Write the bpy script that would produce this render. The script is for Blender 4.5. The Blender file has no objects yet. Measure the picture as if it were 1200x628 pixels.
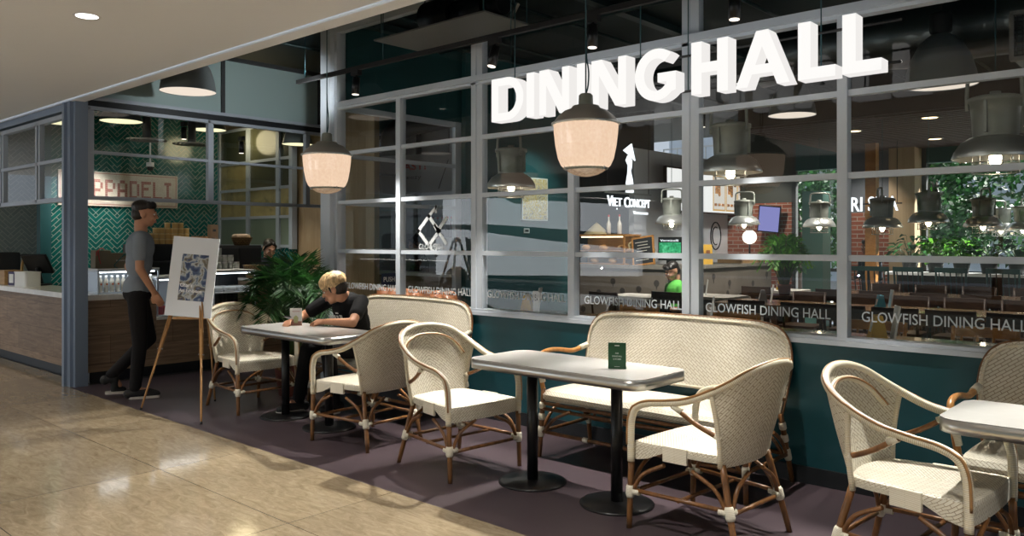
import bpy, bmesh, math, random
from mathutils import Vector, Matrix, noise
random.seed(7)
C = bpy.context.scene.collection
PI = math.pi
def V(*a): return Vector(a if len(a) > 1 else a[0])

# ------------------------------------------------------------ mesh builder
class MB:
    def __init__(s):
        s.v = []; s.f = []; s.uv = []; s.sm = []; s.mi = []; s.M = Matrix.Identity(4); s.k = 0
    def av(s, p):
        s.v.append(tuple(s.M @ Vector(p))); return len(s.v) - 1
    def af(s, idx, uv=None, smooth=False):
        s.f.append(tuple(idx)); s.uv.append(uv or [(0, 0)] * len(idx)); s.sm.append(smooth); s.mi.append(s.k)
    def box(s, c, d, rz=0, bev=0.0, M=None):
        L = Matrix.Translation(c) @ (M if M is not None else Matrix.Rotation(rz, 4, 'Z'))
        hx, hy, hz = d[0] / 2, d[1] / 2, d[2] / 2
        if bev <= 0:
            P = [L @ Vector((x * hx, y * hy, z * hz)) for x in (-1, 1) for y in (-1, 1) for z in (-1, 1)]
            i = [s.av(p) for p in P]
            for q, (a, b) in (((0, 1, 3, 2), (d[1], d[2])), ((4, 6, 7, 5), (d[1], d[2])), ((0, 4, 5, 1), (d[0], d[2])), ((2, 3, 7, 6), (d[0], d[2])), ((0, 2, 6, 4), (d[0], d[1])), ((1, 5, 7, 3), (d[0], d[1]))):
                uv = []
                for w in q:
                    lx = (1 if w & 4 else -1) * hx; ly = (1 if w & 2 else -1) * hy; lz = (1 if w & 1 else -1) * hz
                    if q in ((0, 1, 3, 2), (4, 6, 7, 5)): uv.append((ly, lz))
                    elif q in ((0, 4, 5, 1), (2, 3, 7, 6)): uv.append((lx, lz))
                    else: uv.append((lx, ly))
                s.af([i[w] for w in q], uv)
        else:
            bm = bmesh.new(); bmesh.ops.create_cube(bm, size=1)
            for v in bm.verts: v.co = Vector((v.co.x * d[0], v.co.y * d[1], v.co.z * d[2]))
            bmesh.ops.bevel(bm, geom=bm.edges[:], offset=bev, segments=2, affect='EDGES', profile=.5)
            s.bm(bm, L)
    def bm(s, bm, L=Matrix.Identity(4), smooth=False):
        b = len(s.v)
        bm.verts.ensure_lookup_table()
        for i, v in enumerate(bm.verts): v.index = i
        for v in bm.verts: s.av(L @ v.co)
        for f in bm.faces:
            n = f.normal
            uv = []
            for v in f.verts:
                c = v.co
                uv.append((c.y, c.z) if abs(n.x) > .7 else ((c.x, c.z) if abs(n.y) > .7 else (c.x, c.y)))
            s.af([b + v.index for v in f.verts], uv, smooth)
        bm.free()
    def tube(s, pts, r, n=8, closed=False, caps=True, flat=1.0):
        pts = [Vector(p) for p in pts]; m = len(pts)
        rr = r if isinstance(r, (list, tuple)) else [r] * m
        tang = []
        for i in range(m):
            a = pts[(i - 1) % m] if (closed or i > 0) else pts[i]
            b = pts[(i + 1) % m] if (closed or i < m - 1) else pts[i]
            t = b - a; tang.append(t.normalized() if t.length > 1e-9 else Vector((0, 0, 1)))
        u = tang[0].orthogonal().normalized()
        rings = []; L = 0; Ls = []
        for i in range(m):
            if i: L += (pts[i] - pts[i - 1]).length
            Ls.append(L)
            u = (u - tang[i] * u.dot(tang[i]))
            u = u.normalized() if u.length > 1e-6 else tang[i].orthogonal().normalized()
            w = tang[i].cross(u)
            rings.append([s.av(pts[i] + u * (math.cos(2 * PI * k / n) * rr[i]) + w * (math.sin(2 * PI * k / n) * rr[i] * flat)) for k in range(n)])
        cir = 2 * PI * max(rr)
        for i in range(m if closed else m - 1):
            j = (i + 1) % m
            l0 = Ls[i]; l1 = Ls[j] if j else L + (pts[0] - pts[-1]).length
            for k in range(n):
                k2 = (k + 1) % n
                s.af((rings[i][k], rings[i][k2], rings[j][k2], rings[j][k]), [(k / n * cir, l0), ((k + 1) / n * cir, l0), ((k + 1) / n * cir, l1), (k / n * cir, l1)], True)
        if caps and not closed:
            s.af(rings[0][::-1]); s.af(rings[-1])
    def lathe(s, prof, n=24, c=(0, 0, 0), smooth=True, caps=False):
        c = Vector(c); rings = []
        for r, z in prof:
            rings.append([s.av(c + Vector((r * math.cos(2 * PI * k / n), r * math.sin(2 * PI * k / n), z))) for k in range(n)])
        L = 0
        for i in range(len(prof) - 1):
            dl = math.hypot(prof[i + 1][0] - prof[i][0], prof[i + 1][1] - prof[i][1])
            for k in range(n):
                k2 = (k + 1) % n; a = 2 * PI * max(prof[i][0], prof[i + 1][0]) / n
                s.af((rings[i][k], rings[i][k2], rings[i + 1][k2], rings[i + 1][k]), [(k * a, L), (k * a + a, L), (k * a + a, L + dl), (k * a, L + dl)], smooth)
            L += dl
        if caps: s.af(rings[0][::-1]); s.af(rings[-1])
    def prism(s, poly, h0, h1, M=None, smooth_side=False):
        M = M if M is not None else Matrix.Identity(4)
        a = [s.av(M @ Vector((x, y, h0))) for x, y in poly]; b = [s.av(M @ Vector((x, y, h1))) for x, y in poly]
        n = len(poly)
        s.af(a[::-1], [poly[i] for i in range(n)][::-1]); s.af(b, [poly[i] for i in range(n)])
        L = 0
        for i in range(n):
            j = (i + 1) % n; dl = math.hypot(poly[j][0] - poly[i][0], poly[j][1] - poly[i][1])
            s.af((a[i], a[j], b[j], b[i]), [(L, h0), (L + dl, h0), (L + dl, h1), (L, h1)], smooth_side); L += dl
    def grid(s, nu, nv, fn, uvfn=None, smooth=True):
        I = [[s.av(fn(i / nu, j / nv)) for j in range(nv + 1)] for i in range(nu + 1)]
        U = uvfn or (lambda a, b: (a, b))
        for i in range(nu):
            for j in range(nv):
                s.af((I[i][j], I[i + 1][j], I[i + 1][j + 1], I[i][j + 1]), [U(i / nu, j / nv), U((i + 1) / nu, j / nv), U((i + 1) / nu, (j + 1) / nv), U(i / nu, (j + 1) / nv)], smooth)
    def ball(s, c, r, nu=16, nv=10, M=None):
        r = r if isinstance(r, (tuple, list)) else (r, r, r); c = Vector(c)
        R = M if M is not None else Matrix.Identity(3)
        top = s.av(c + R @ Vector((0, 0, r[2]))); bot = s.av(c + R @ Vector((0, 0, -r[2])))
        rg = []
        for j in range(1, nv):
            t = PI * j / nv
            rg.append([s.av(c + R @ Vector((r[0] * math.sin(t) * math.cos(2 * PI * k / nu), r[1] * math.sin(t) * math.sin(2 * PI * k / nu), r[2] * math.cos(t)))) for k in range(nu)])
        for k in range(nu):
            k2 = (k + 1) % nu
            s.af((top, rg[0][k], rg[0][k2]), None, True); s.af((bot, rg[-1][k2], rg[-1][k]), None, True)
            for j in range(len(rg) - 1):
                s.af((rg[j][k], rg[j + 1][k], rg[j + 1][k2], rg[j][k2]), [(k / nu, j / nv), (k / nu, (j + 1) / nv), ((k + 1) / nu, (j + 1) / nv), ((k + 1) / nu, j / nv)], True)
    def poly(s, pts, uv=None):
        s.af([s.av(p) for p in pts], uv)
    def build(s, name, mats, parent=None):
        me = bpy.data.meshes.new(name); me.from_pydata(s.v, [], s.f)
        for m in (mats if isinstance(mats, (list, tuple)) else [mats]): me.materials.append(m)
        ul = me.uv_layers.new(name='UVMap')
        flat = []
        for u in s.uv:
            for a in u: flat.extend(a)
        ul.data.foreach_set('uv', flat)
        me.polygons.foreach_set('use_smooth', s.sm); me.polygons.foreach_set('material_index', s.mi)
        me.update()
        o = bpy.data.objects.new(name, me); C.objects.link(o)
        if parent: o.parent = parent
        return o

def cat(pts, n=6, closed=False):            # smooth curve through points
    P = [Vector(p) for p in pts]; out = []; m = len(P)
    for i in range(m if closed else m - 1):
        p0 = P[(i - 1) % m] if (closed or i) else P[0] * 2 - P[1]
        p1 = P[i]; p2 = P[(i + 1) % m]
        p3 = P[(i + 2) % m] if (closed or i + 2 < m) else p2 * 2 - p1
        for k in range(n):
            t = k / n
            out.append(.5 * ((2 * p1) + (p2 - p0) * t + (2 * p0 - 5 * p1 + 4 * p2 - p3) * t * t + (3 * p1 - p0 - 3 * p2 + p3) * t ** 3))
    if not closed: out.append(P[-1])
    return out
def rrect(w, d, r, n=6, cx=0, cy=0):
    out = []
    for sx, sy, a0 in ((1, 1, 0), (-1, 1, 90), (-1, -1, 180), (1, -1, 270)):
        for k in range(n + 1):
            a = math.radians(a0 + 90 * k / n)
            out.append((cx + sx * (w / 2 - r) + r * math.cos(a), cy + sy * (d / 2 - r) + r * math.sin(a)))
    return out
def tag(o, label=None, cat_=None, group=None, kind=None):
    if label: o['label'] = label
    if cat_: o['category'] = cat_
    if group: o['group'] = group
    if kind: o['kind'] = kind
    return o
def thing(name, label, cat_, loc=(0, 0, 0), rz=0, group=None):
    o = bpy.data.objects.new(name, None); C.objects.link(o); o.empty_display_size = .1
    o.location = loc; o.rotation_euler = (0, 0, rz)
    return tag(o, label, cat_, group)
def struct(o, label=None, cat_=None): return tag(o, label, cat_, None, 'structure')
def copy_tree(o, parent=None):
    c = o.copy(); C.objects.link(c); c.parent = parent
    for ch in list(o.children): copy_tree(ch, c)
    return c
def dup(o, label, loc=None, rz=None, group=None):
    c = copy_tree(o); c['label'] = label
    if loc is not None: c.location = loc
    if rz is not None: c.rotation_euler = (0, 0, rz)
    if group: c['group'] = group
    return c
def basis(o, ex, ey):                        # matrix taking (x,y,0) to o + x*ex + y*ey
    ex = Vector(ex); ey = Vector(ey); ez = ex.cross(ey).normalized()
    M = Matrix((ex, ey, ez)).transposed().to_4x4(); M.translation = Vector(o); return M
def text(mb, body, size, M, depth=0.002, align='CENTER', bold=0.0, sx=1.0, space=1.0):
    cu = bpy.data.curves.new('lettering', 'FONT'); cu.body = body; cu.size = size; cu.extrude = depth / 2; cu.align_x = align
    cu.offset = bold; cu.space_character = space; cu.resolution_u = 3
    ob = bpy.data.objects.new('lettering', cu); C.objects.link(ob)
    dg = bpy.context.evaluated_depsgraph_get(); me = bpy.data.meshes.new_from_object(ob.evaluated_get(dg))
    b = len(mb.v)
    for v in me.vertices: mb.av(M @ Vector((v.co.x * sx, v.co.y, v.co.z + depth / 2)))
    for p in me.polygons: mb.af([b + i for i in p.vertices], [(me.vertices[i].co.x, me.vertices[i].co.y) for i in p.vertices])
    bpy.data.objects.remove(ob); bpy.data.curves.remove(cu); bpy.data.meshes.remove(me)

# ------------------------------------------------------------ materials
def new_mat(name):
    m = bpy.data.materials.new(name); m.use_nodes = True; nt = m.node_tree
    for n in list(nt.nodes): nt.nodes.remove(n)
    out = nt.nodes.new('ShaderNodeOutputMaterial'); return m, nt, out
def N(nt, t, **k):
    n = nt.nodes.new(t)
    for a, b in k.items():
        if a.startswith('_'): setattr(n, a[1:], b)
        else: n.inputs[a.replace('__', ' ')].default_value = b
    return n
def rgb(c): return (c[0], c[1], c[2], 1)
def S(h):                                    # sRGB 0-255 to linear
    return tuple(((x / 255) / 12.92 if x / 255 <= .04045 else ((x / 255 + .055) / 1.055) ** 2.4) for x in h)
def mat(name, col, rough=.5, metal=0, spec=.5, noise_amt=0, noise_scale=8, bump=0, emit=0, emit_col=None, coat=0, sheen=0, aniso=None):
    m, nt, out = new_mat(name); b = N(nt, 'ShaderNodeBsdfPrincipled'); nt.links.new(b.outputs[0], out.inputs[0])
    b.inputs['Base Color'].default_value = rgb(col); b.inputs['Roughness'].default_value = rough; b.inputs['Metallic'].default_value = metal
    b.inputs['Specular IOR Level'].default_value = spec
    if coat: b.inputs['Coat Weight'].default_value = coat; b.inputs['Coat Roughness'].default_value = .08
    if emit: b.inputs['Emission Color'].default_value = rgb(emit_col or col); b.inputs['Emission Strength'].default_value = emit
    if noise_amt or bump:
        tc = N(nt, 'ShaderNodeTexCoord'); nz = N(nt, 'ShaderNodeTexNoise', Scale=noise_scale, Detail=5.0, Roughness=.6)
        if aniso:
            mp = N(nt, 'ShaderNodeMapping'); mp.inputs['Scale'].default_value = aniso
            nt.links.new(tc.outputs['Object'], mp.inputs[0]); nt.links.new(mp.outputs[0], nz.inputs['Vector'])
        else: nt.links.new(tc.outputs['Object'], nz.inputs['Vector'])
        if noise_amt:
            r = N(nt, 'ShaderNodeValToRGB'); r.color_ramp.elements[0].position = .3; r.color_ramp.elements[1].position = .7
            r.color_ramp.elements[0].color = rgb([x * (1 - noise_amt) for x in col]); r.color_ramp.elements[1].color = rgb([min(1, x * (1 + noise_amt)) for x in col])
            nt.links.new(nz.outputs['Fac'], r.inputs[0]); nt.links.new(r.outputs[0], b.inputs['Base Color'])
        if bump:
            bp = N(nt, 'ShaderNodeBump', Strength=bump, Distance=.01); nt.links.new(nz.outputs['Fac'], bp.inputs['Height']); nt.links.new(bp.outputs[0], b.inputs['Normal'])
    return m
def emis(name, col, st):
    m, nt, out = new_mat(name); e = N(nt, 'ShaderNodeEmission', Color=rgb(col), Strength=st); nt.links.new(e.outputs[0], out.inputs[0]); return m
def brickmat(name, c1, c2, mortar, w, h, ms, rough=.5, chevron=0, rot=0, bump=.3, coord='UV', offset=.5, spec=.5, coat=0, fm=1.0, smooth=.1):
    m, nt, out = new_mat(name); b = N(nt, 'ShaderNodeBsdfPrincipled', Roughness=rough); nt.links.new(b.outputs[0], out.inputs[0])
    b.inputs['Specular IOR Level'].default_value = spec
    if coat: b.inputs['Coat Weight'].default_value = coat; b.inputs['Coat Roughness'].default_value = .1
    tc = N(nt, 'ShaderNodeTexCoord'); vec = tc.outputs[coord]
    if chevron:                              # mirror the pattern about u = 0, or about every chevron-th metre
        sp = N(nt, 'ShaderNodeSeparateXYZ'); nt.links.new(vec, sp.inputs[0])
        ab = N(nt, 'ShaderNodeMath', _operation='PINGPONG'); ab.inputs[1].default_value = chevron; nt.links.new(sp.outputs[0], ab.inputs[0])
        cb = N(nt, 'ShaderNodeCombineXYZ'); nt.links.new(ab.outputs[0], cb.inputs[0]); nt.links.new(sp.outputs[1], cb.inputs[1]); vec = cb.outputs[0]
    mp = N(nt, 'ShaderNodeMapping'); mp.inputs['Rotation'].default_value = (0, 0, rot); nt.links.new(vec, mp.inputs[0])
    br = N(nt, 'ShaderNodeTexBrick', _offset=offset); br.inputs['Color1'].default_value = rgb(c1); br.inputs['Color2'].default_value = rgb(c2); br.inputs['Mortar'].default_value = rgb(mortar)
    br.inputs['Scale'].default_value = 1; br.inputs['Brick Width'].default_value = w; br.inputs['Row Height'].default_value = h; br.inputs['Mortar Size'].default_value = ms; br.inputs['Mortar Smooth'].default_value = smooth
    nt.links.new(mp.outputs[0], br.inputs['Vector']); nt.links.new(br.outputs['Color'], b.inputs['Base Color'])
    if bump:
        bp = N(nt, 'ShaderNodeBump', Strength=bump, Distance=.004, _invert=True); nt.links.new(br.outputs['Fac'], bp.inputs['Height']); nt.links.new(bp.outputs[0], b.inputs['Normal'])
    return m
def woodmat(name, c1, c2, scale=(1, 12, 12), rough=.5, spec=.4, coat=0, plank=None, seam=None):
    m, nt, out = new_mat(name); b = N(nt, 'ShaderNodeBsdfPrincipled', Roughness=rough); nt.links.new(b.outputs[0], out.inputs[0])
    b.inputs['Specular IOR Level'].default_value = spec
    if coat: b.inputs['Coat Weight'].default_value = coat
    tc = N(nt, 'ShaderNodeTexCoord'); mp = N(nt, 'ShaderNodeMapping'); mp.inputs['Scale'].default_value = scale
    nt.links.new(tc.outputs['Object'], mp.inputs[0]); nz = N(nt, 'ShaderNodeTexNoise', Scale=3.0, Detail=8.0, Roughness=.65, Distortion=.6); nt.links.new(mp.outputs[0], nz.inputs['Vector'])
    r = N(nt, 'ShaderNodeValToRGB'); r.color_ramp.elements[0].position = .3; r.color_ramp.elements[1].position = .72
    r.color_ramp.elements[0].color = rgb(c1); r.color_ramp.elements[1].color = rgb(c2); nt.links.new(nz.outputs['Fac'], r.inputs[0])
    col = r.outputs[0]
    if plank:                                # UV planks with seams
        br = N(nt, 'ShaderNodeTexBrick', _offset=.37); br.inputs['Color1'].default_value = (.8, .8, .8, 1); br.inputs['Color2'].default_value = (1.12, 1.1, 1.08, 1); br.inputs['Mortar'].default_value = (.35, .33, .3, 1)
        br.inputs['Scale'].default_value = 1; br.inputs['Brick Width'].default_value = plank[0]; br.inputs['Row Height'].default_value = plank[1]; br.inputs['Mortar Size'].default_value = .002
        nt.links.new(tc.outputs['UV'], br.inputs['Vector'])
        mx = N(nt, 'ShaderNodeMix', _data_type='RGBA', _blend_type='MULTIPLY'); mx.inputs[0].default_value = 1
        nt.links.new(col, mx.inputs[6]); nt.links.new(br.outputs['Color'], mx.inputs[7]); col = mx.outputs[2]
    nt.links.new(col, b.inputs['Base Color'])
    return m
def glassmat(name, tint=(1, 1, 1), refl=1.0, rough=0.0, base=.02):
    m, nt, out = new_mat(name)
    t = N(nt, 'ShaderNodeBsdfTransparent', Color=rgb(tint)); g = N(nt, 'ShaderNodeBsdfGlossy', Color=(1, 1, 1, 1), Roughness=rough)
    fr = N(nt, 'ShaderNodeLayerWeight', Blend=.5); pw = N(nt, 'ShaderNodeMath', _operation='POWER'); pw.inputs[1].default_value = 4.0
    ml = N(nt, 'ShaderNodeMath', _operation='MULTIPLY_ADD'); ml.inputs[1].default_value = .8 * refl; ml.inputs[2].default_value = base + .05 * refl
    nt.links.new(fr.outputs['Facing'], pw.inputs[0]); nt.links.new(pw.outputs[0], ml.inputs[0])
    mx = N(nt, 'ShaderNodeMixShader'); nt.links.new(ml.outputs[0], mx.inputs[0]); nt.links.new(t.outputs[0], mx.inputs[1]); nt.links.new(g.outputs[0], mx.inputs[2])
    nt.links.new(mx.outputs[0], out.inputs[0]); return m
def leafmat(name, c1, c2, rough=.45):
    m, nt, out = new_mat(name); b = N(nt, 'ShaderNodeBsdfPrincipled', Roughness=rough)
    oi = N(nt, 'ShaderNodeTexCoord'); nz = N(nt, 'ShaderNodeTexNoise', Scale=9.0, Detail=2.0); nt.links.new(oi.outputs['Object'], nz.inputs['Vector'])
    r = N(nt, 'ShaderNodeValToRGB'); r.color_ramp.elements[0].position = .35; r.color_ramp.elements[1].position = .65; r.color_ramp.elements[0].color = rgb(c1); r.color_ramp.elements[1].color = rgb(c2)
    nt.links.new(nz.outputs['Fac'], r.inputs[0]); nt.links.new(r.outputs[0], b.inputs['Base Color'])
    tl = N(nt, 'ShaderNodeBsdfTranslucent'); nt.links.new(r.outputs[0], tl.inputs[0])
    mx = N(nt, 'ShaderNodeMixShader'); mx.inputs[0].default_value = .3; nt.links.new(b.outputs[0], mx.inputs[1]); nt.links.new(tl.outputs[0], mx.inputs[2]); nt.links.new(mx.outputs[0], out.inputs[0]); return m
def noisecols(name, cols, scale=6, rough=.6, detail=6, dist=1.5, emit=0, coord='Object'):     # several colours in blotches
    m, nt, out = new_mat(name); b = N(nt, 'ShaderNodeBsdfPrincipled', Roughness=rough); nt.links.new(b.outputs[0], out.inputs[0])
    tc = N(nt, 'ShaderNodeTexCoord'); nz = N(nt, 'ShaderNodeTexNoise', Scale=scale, Detail=detail, Distortion=dist); nt.links.new(tc.outputs[coord], nz.inputs['Vector'])
    r = N(nt, 'ShaderNodeValToRGB'); e = r.color_ramp.elements; k = len(cols)
    while len(e) < k: e.new(.5)
    for i, c in enumerate(cols): e[i].position = .28 + .44 * i / max(1, k - 1); e[i].color = rgb(c)
    nt.links.new(nz.outputs['Fac'], r.inputs[0]); nt.links.new(r.outputs[0], b.inputs['Base Color'])
    if emit: nt.links.new(r.outputs[0], b.inputs['Emission Color']); b.inputs['Emission Strength'].default_value = emit
    return m

CREAM = (.75, .71, .60); CREAM2 = (.68, .635, .52); GAP = (.33, .26, .16)
M = dict(
    frame=mat('painted_aluminium', (.55, .605, .67), .4, .0, .5),
    deliframe=mat('grey_blue_aluminium', (.36, .40, .46), .42, .1, .5),
    pillar=mat('blue_grey_steel', (.20, .25, .33), .4, .2, .5),
    teal=mat('teal_paint', (.008, .070, .088), .45, 0, .4, .08, 3),
    tealin=mat('dark_teal_paint', (.012, .07, .075), .55, 0, .3),
    tealceil=mat('dark_teal_ceiling_paint', (.004, .017, .021), .7),
    black=mat('black_metal', (.006, .006, .007), .35, .2),
    blackm=mat('matt_black', (.008, .008, .009), .75),
    glass=glassmat('window_glass', (.92, .95, .95), .85, base=.008),
    clearglass=glassmat('clear_glass', (.95, .97, .97), .8),
    weave=brickmat('cream_weave', CREAM, CREAM2, GAP, .052, .0160, .0016, .5, 5.0, math.radians(36), .9, smooth=.35),
    weave2=brickmat('cream_seat_weave', CREAM, CREAM2, GAP, .040, .0135, .0013, .5, 5.0, math.radians(36), .8, smooth=.35),
    wrap=brickmat('cream_wrap', CREAM, (.76, .69, .52), (.46, .37, .23), .5, .0075, .0009, .45, 0, 0, .5),
    binding=brickmat('white_binding', (.84, .80, .68), (.80, .75, .62), (.5, .43, .3), .5, .006, .0007, .4, 0, 0, .5),
    bamboo=mat('brown_bamboo', (.17, .075, .025), .32, 0, .5, .45, 30, aniso=(1, 1, .25)),
    honey=mat('honey_bamboo', (.42, .20, .06), .3, 0, .5, .3, 24, aniso=(1, 1, .3)),
    strip=mat('tan_cane_strip', (.32, .17, .065), .35, 0, .5, .2, 20),
    tabletop=mat('grey_white_laminate', (.43, .42, .405), .16, 0, .5, .03, 12),
    steel=mat('brushed_steel', (.55, .55, .54), .28, 1, .5),
    galv=mat('galvanised_steel', (.25, .26, .225), .45, .3, .5, .12, 10),
    alu=mat('spun_aluminium', (.80, .80, .76), .3, .8),
    ceil=mat('white_plaster', (.84, .85, .86), .9, 0, .2),
    white=mat('white_paint', (.75, .75, .75), .5),
    board=mat('white_foam_board', (.72, .75, .80), .6),
    lightwood=woodmat('light_wood', (.30, .17, .07), (.46, .29, .13)),
    easelwood=woodmat('easel_wood', (.28, .14, .05), (.42, .23, .09), (10, 10, 1)),
    marble=mat('white_marble', (.70, .68, .64), .2, 0, .5, .10, 5),
    planks=woodmat('oak_planks', (.17, .11, .068), (.36, .25, .165), (1, .6, 9), .5, plank=(1.15, .29)),
    bevel_dark=mat('dark_plinth', (.006, .008, .011), .5),
    wood_wall=woodmat('pale_wood_panel', (.36, .25, .14), (.46, .34, .21), (8, 8, .5), .55),
    herring=brickmat('green_herringbone_tile', (.004, .072, .062), (.006, .11, .095), (.20, .25, .21), .20, .05, .0045, .16, .1414, math.radians(45), .2, coat=.3),
    whiteherring=brickmat('white_herringbone_tile', (.30, .36, .34), (.36, .41, .39), (.5, .54, .5), .20, .05, .0045, .2, .1414, math.radians(45), .2),
    brick=brickmat('red_brick', (.20, .055, .03), (.30, .09, .05), (.34, .27, .22), .22, .075, .008, .8, 0, 0, .5),
    darkwood=woodmat('walnut', (.022, .011, .006), (.065, .031, .015), (2, 14, 14), .38),
    darkwoodt=woodmat('walnut_tabletop', (.10, .052, .025), (.25, .14, .07), (.6, 10, 10), .25, coat=.3),
    honeywood=woodmat('honey_wood', (.30, .13, .035), (.46, .22, .06), (4, 4, 10), .35),
    floorwood=woodmat('dark_floorboards', (.03, .018, .011), (.06, .036, .02), (1, 8, 1), .35),
    vinyl=mat('plum_grey_vinyl_floor', (.060, .044, .051), .36, 0, .22, .08, 2.5),
    skin=mat('skin', (.44, .22, .13), .5, 0, .4), skin2=mat('light_skin', (.52, .30, .20), .5, 0, .4), skin3=mat('brown_skin', (.16, .07, .04), .5, 0, .4),
    blond=mat('bleached_blond_hair', (.50, .35, .18), .5, 0, .4, .75, 60, .6, aniso=(1, 1, .12)), dkhair=mat('black_hair', (.012, .008, .006), .4, 0, .4, .4, 60, .4, aniso=(1, 1, .15)),
    blacktee=mat('black_cotton', (.006, .006, .007), .85, 0, .2), denim=mat('black_trousers', (.010, .009, .010), .8, 0, .2),
    greytee=mat('blue_grey_cotton', (.20, .23, .27), .85, 0, .2), lips=mat('lips', (.34, .12, .09), .5), eyew=mat('eye_white', (.6, .58, .55), .3),
    green=mat('lime_green_cotton', (.10, .42, .07), .8, 0, .2), navy=mat('navy_cotton', (.012, .014, .022), .8, 0, .2), grey=mat('grey_felt', (.12, .12, .12), .8),
    leaf=leafmat('palm_leaf', (.006, .035, .008), (.025, .095, .018)), leafb=leafmat('bright_leaf', (.03, .15, .015), (.16, .42, .05)), leafd=leafmat('dark_leaf', (.008, .045, .014), (.05, .17, .05)),
    stem=mat('green_stem', (.05, .09, .02), .5), pot=mat('terracotta_pot', (.16, .05, .035), .5, 0, .4, .15, 6),
    greenpaint=mat('bottle_green_paint', (.008, .035, .032), .4),
    yellow=mat('yellow_card', (.55, .32, .03), .6), blue=mat('cyan_card', (.06, .34, .48), .6), whitecard=mat('white_card', (.72, .72, .70), .5),
    greencard=mat('green_acrylic_card', (.012, .075, .028), .35), gold=mat('yellow_tin', (.50, .32, .10), .45, 0, .5), browncard=mat('kraft_card', (.22, .14, .08), .7),
    red=mat('red_ribbon', (.40, .03, .03), .5), darkgreen=mat('teal_ribbon', (.01, .12, .11), .5),
    leather=mat('tan_leather', (.36, .13, .055), .35, 0, .5, .15, 8), basket=brickmat('wicker', (.28, .17, .07), (.2, .11, .04), (.05, .03, .01), .04, .02, .003, .6),
    letter=emis('sign_letter_glow', (1.0, .98, .95), 1.0), lettere=emis('sign_side_glow', (1, .97, .94), .87),
    vinylletter=mat('frosted_vinyl', (.62, .66, .68), .7),
    shade=emis('lamp_diffuser_glow', (1.0, .62, .38), .95), lamplit=emis('warm_lamp_disc', (1.0, .93, .55), 1.3), lampwhite=emis('white_lamp_disc', (1, .96, .9), 6),
    bulb=emis('filament_glow', (1, .80, .55), 22), cool=emis('cool_strip_light', (.85, .93, 1), 9.0), dome=mat('grey_enamel', (.17, .19, .195), .4, .2),
    domein=emis('dome_lamp_glow', (1, .86, .72), .9),
    slat=woodmat('brown_ceiling_slats', (.028, .012, .007), (.06, .027, .015), (.6, 14, 14), .5),
    duct=mat('spiral_duct', (.13, .145, .15), .35, .9), darkgrey=mat('dark_grey', (.03, .032, .034), .6), grill=mat('vent_grille', (.25, .24, .22), .6),
    concrete=mat('pale_concrete', (.58, .64, .71), .8, 0, .3, .06, 2), terrazzo=noisecols('grey_terrazzo', [(.16, .145, .12), (.21, .19, .16), (.18, .165, .14)], 10),
    screen=emis('tv_screen_glow', (.28, .28, .62), .9), signwhite=emis('white_neon', (.92, .96, 1), 1.6), menuwhite=emis('lit_menu_panel', (1, .99, .96), .95),
)
# ------------------------------------------------------------ floors and ceilings
def floor_marble():
    m, nt, out = new_mat('beige_marble_tiles'); b = N(nt, 'ShaderNodeBsdfPrincipled', Roughness=.10); nt.links.new(b.outputs[0], out.inputs[0])
    b.inputs['Specular IOR Level'].default_value = .5
    tc = N(nt, 'ShaderNodeTexCoord')
    mp = N(nt, 'ShaderNodeMapping'); mp.inputs['Scale'].default_value = (3.0, 9.0, 1); mp.inputs['Rotation'].default_value = (0, 0, .25); nt.links.new(tc.outputs['Object'], mp.inputs[0])
    nz = N(nt, 'ShaderNodeTexNoise', Scale=2.2, Detail=9.0, Roughness=.72, Distortion=1.3); nt.links.new(mp.outputs[0], nz.inputs['Vector'])
    r = N(nt, 'ShaderNodeValToRGB'); e = r.color_ramp.elements; e[0].position = .3; e[1].position = .75
    e[0].color = rgb((.235, .175, .105)); e[1].color = rgb((.45, .37, .255)); nt.links.new(nz.outputs['Fac'], r.inputs[0])
    m2 = N(nt, 'ShaderNodeMapping'); m2.inputs['Location'].default_value = (-5.09 + 7.3 * 2, -2.31 + 1.01 * 20, 0); nt.links.new(tc.outputs['Object'], m2.inputs[0])
    m2.inputs['Location'].default_value = (5.09 + 20 * .73, -2.31 + 20 * 1.01, 0)
    br = N(nt, 'ShaderNodeTexBrick', _offset=0.0); br.inputs['Color1'].default_value = (.86, .86, .86, 1); br.inputs['Color2'].default_value = (1.06, 1.05, 1.04, 1); br.inputs['Mortar'].default_value = (.32, .27, .22, 1)
    br.inputs['Scale'].default_value = 1; br.inputs['Brick Width'].default_value = 1.46; br.inputs['Row Height'].default_value = 1.01; br.inputs['Mortar Size'].default_value = .0025
    nt.links.new(m2.outputs[0], br.inputs['Vector'])
    mx = N(nt, 'ShaderNodeMix', _data_type='RGBA', _blend_type='MULTIPLY'); mx.inputs[0].default_value = 1
    nt.links.new(r.outputs[0], mx.inputs[6]); nt.links.new(br.outputs['Color'], mx.inputs[7]); nt.links.new(mx.outputs[2], b.inputs['Base Color'])
    nb = N(nt, 'ShaderNodeTexNoise', Scale=1.3, Detail=2.0); nt.links.new(tc.outputs['Object'], nb.inputs['Vector'])
    bp = N(nt, 'ShaderNodeBump', Strength=.06, Distance=.02); nt.links.new(nb.outputs['Fac'], bp.inputs['Height']); nt.links.new(bp.outputs[0], b.inputs['Normal'])
    return m
def slab(name, x0, x1, y0, y1, z0, z1, m, parent=None):
    b = MB(); b.box(((x0 + x1) / 2, (y0 + y1) / 2, (z0 + z1) / 2), (x1 - x0, y1 - y0, z1 - z0)); return b.build(name, m, parent)
mb = MB()
mb.box((-5.5, -2.5, -.06), (27, 11.0, .12)); mb.box((-13.8, 3.1, -.06), (10.4, .2, .12))
struct(mb.build('floor_marble', floor_marble()), 'polished beige marble floor of the shopping hall')
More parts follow.
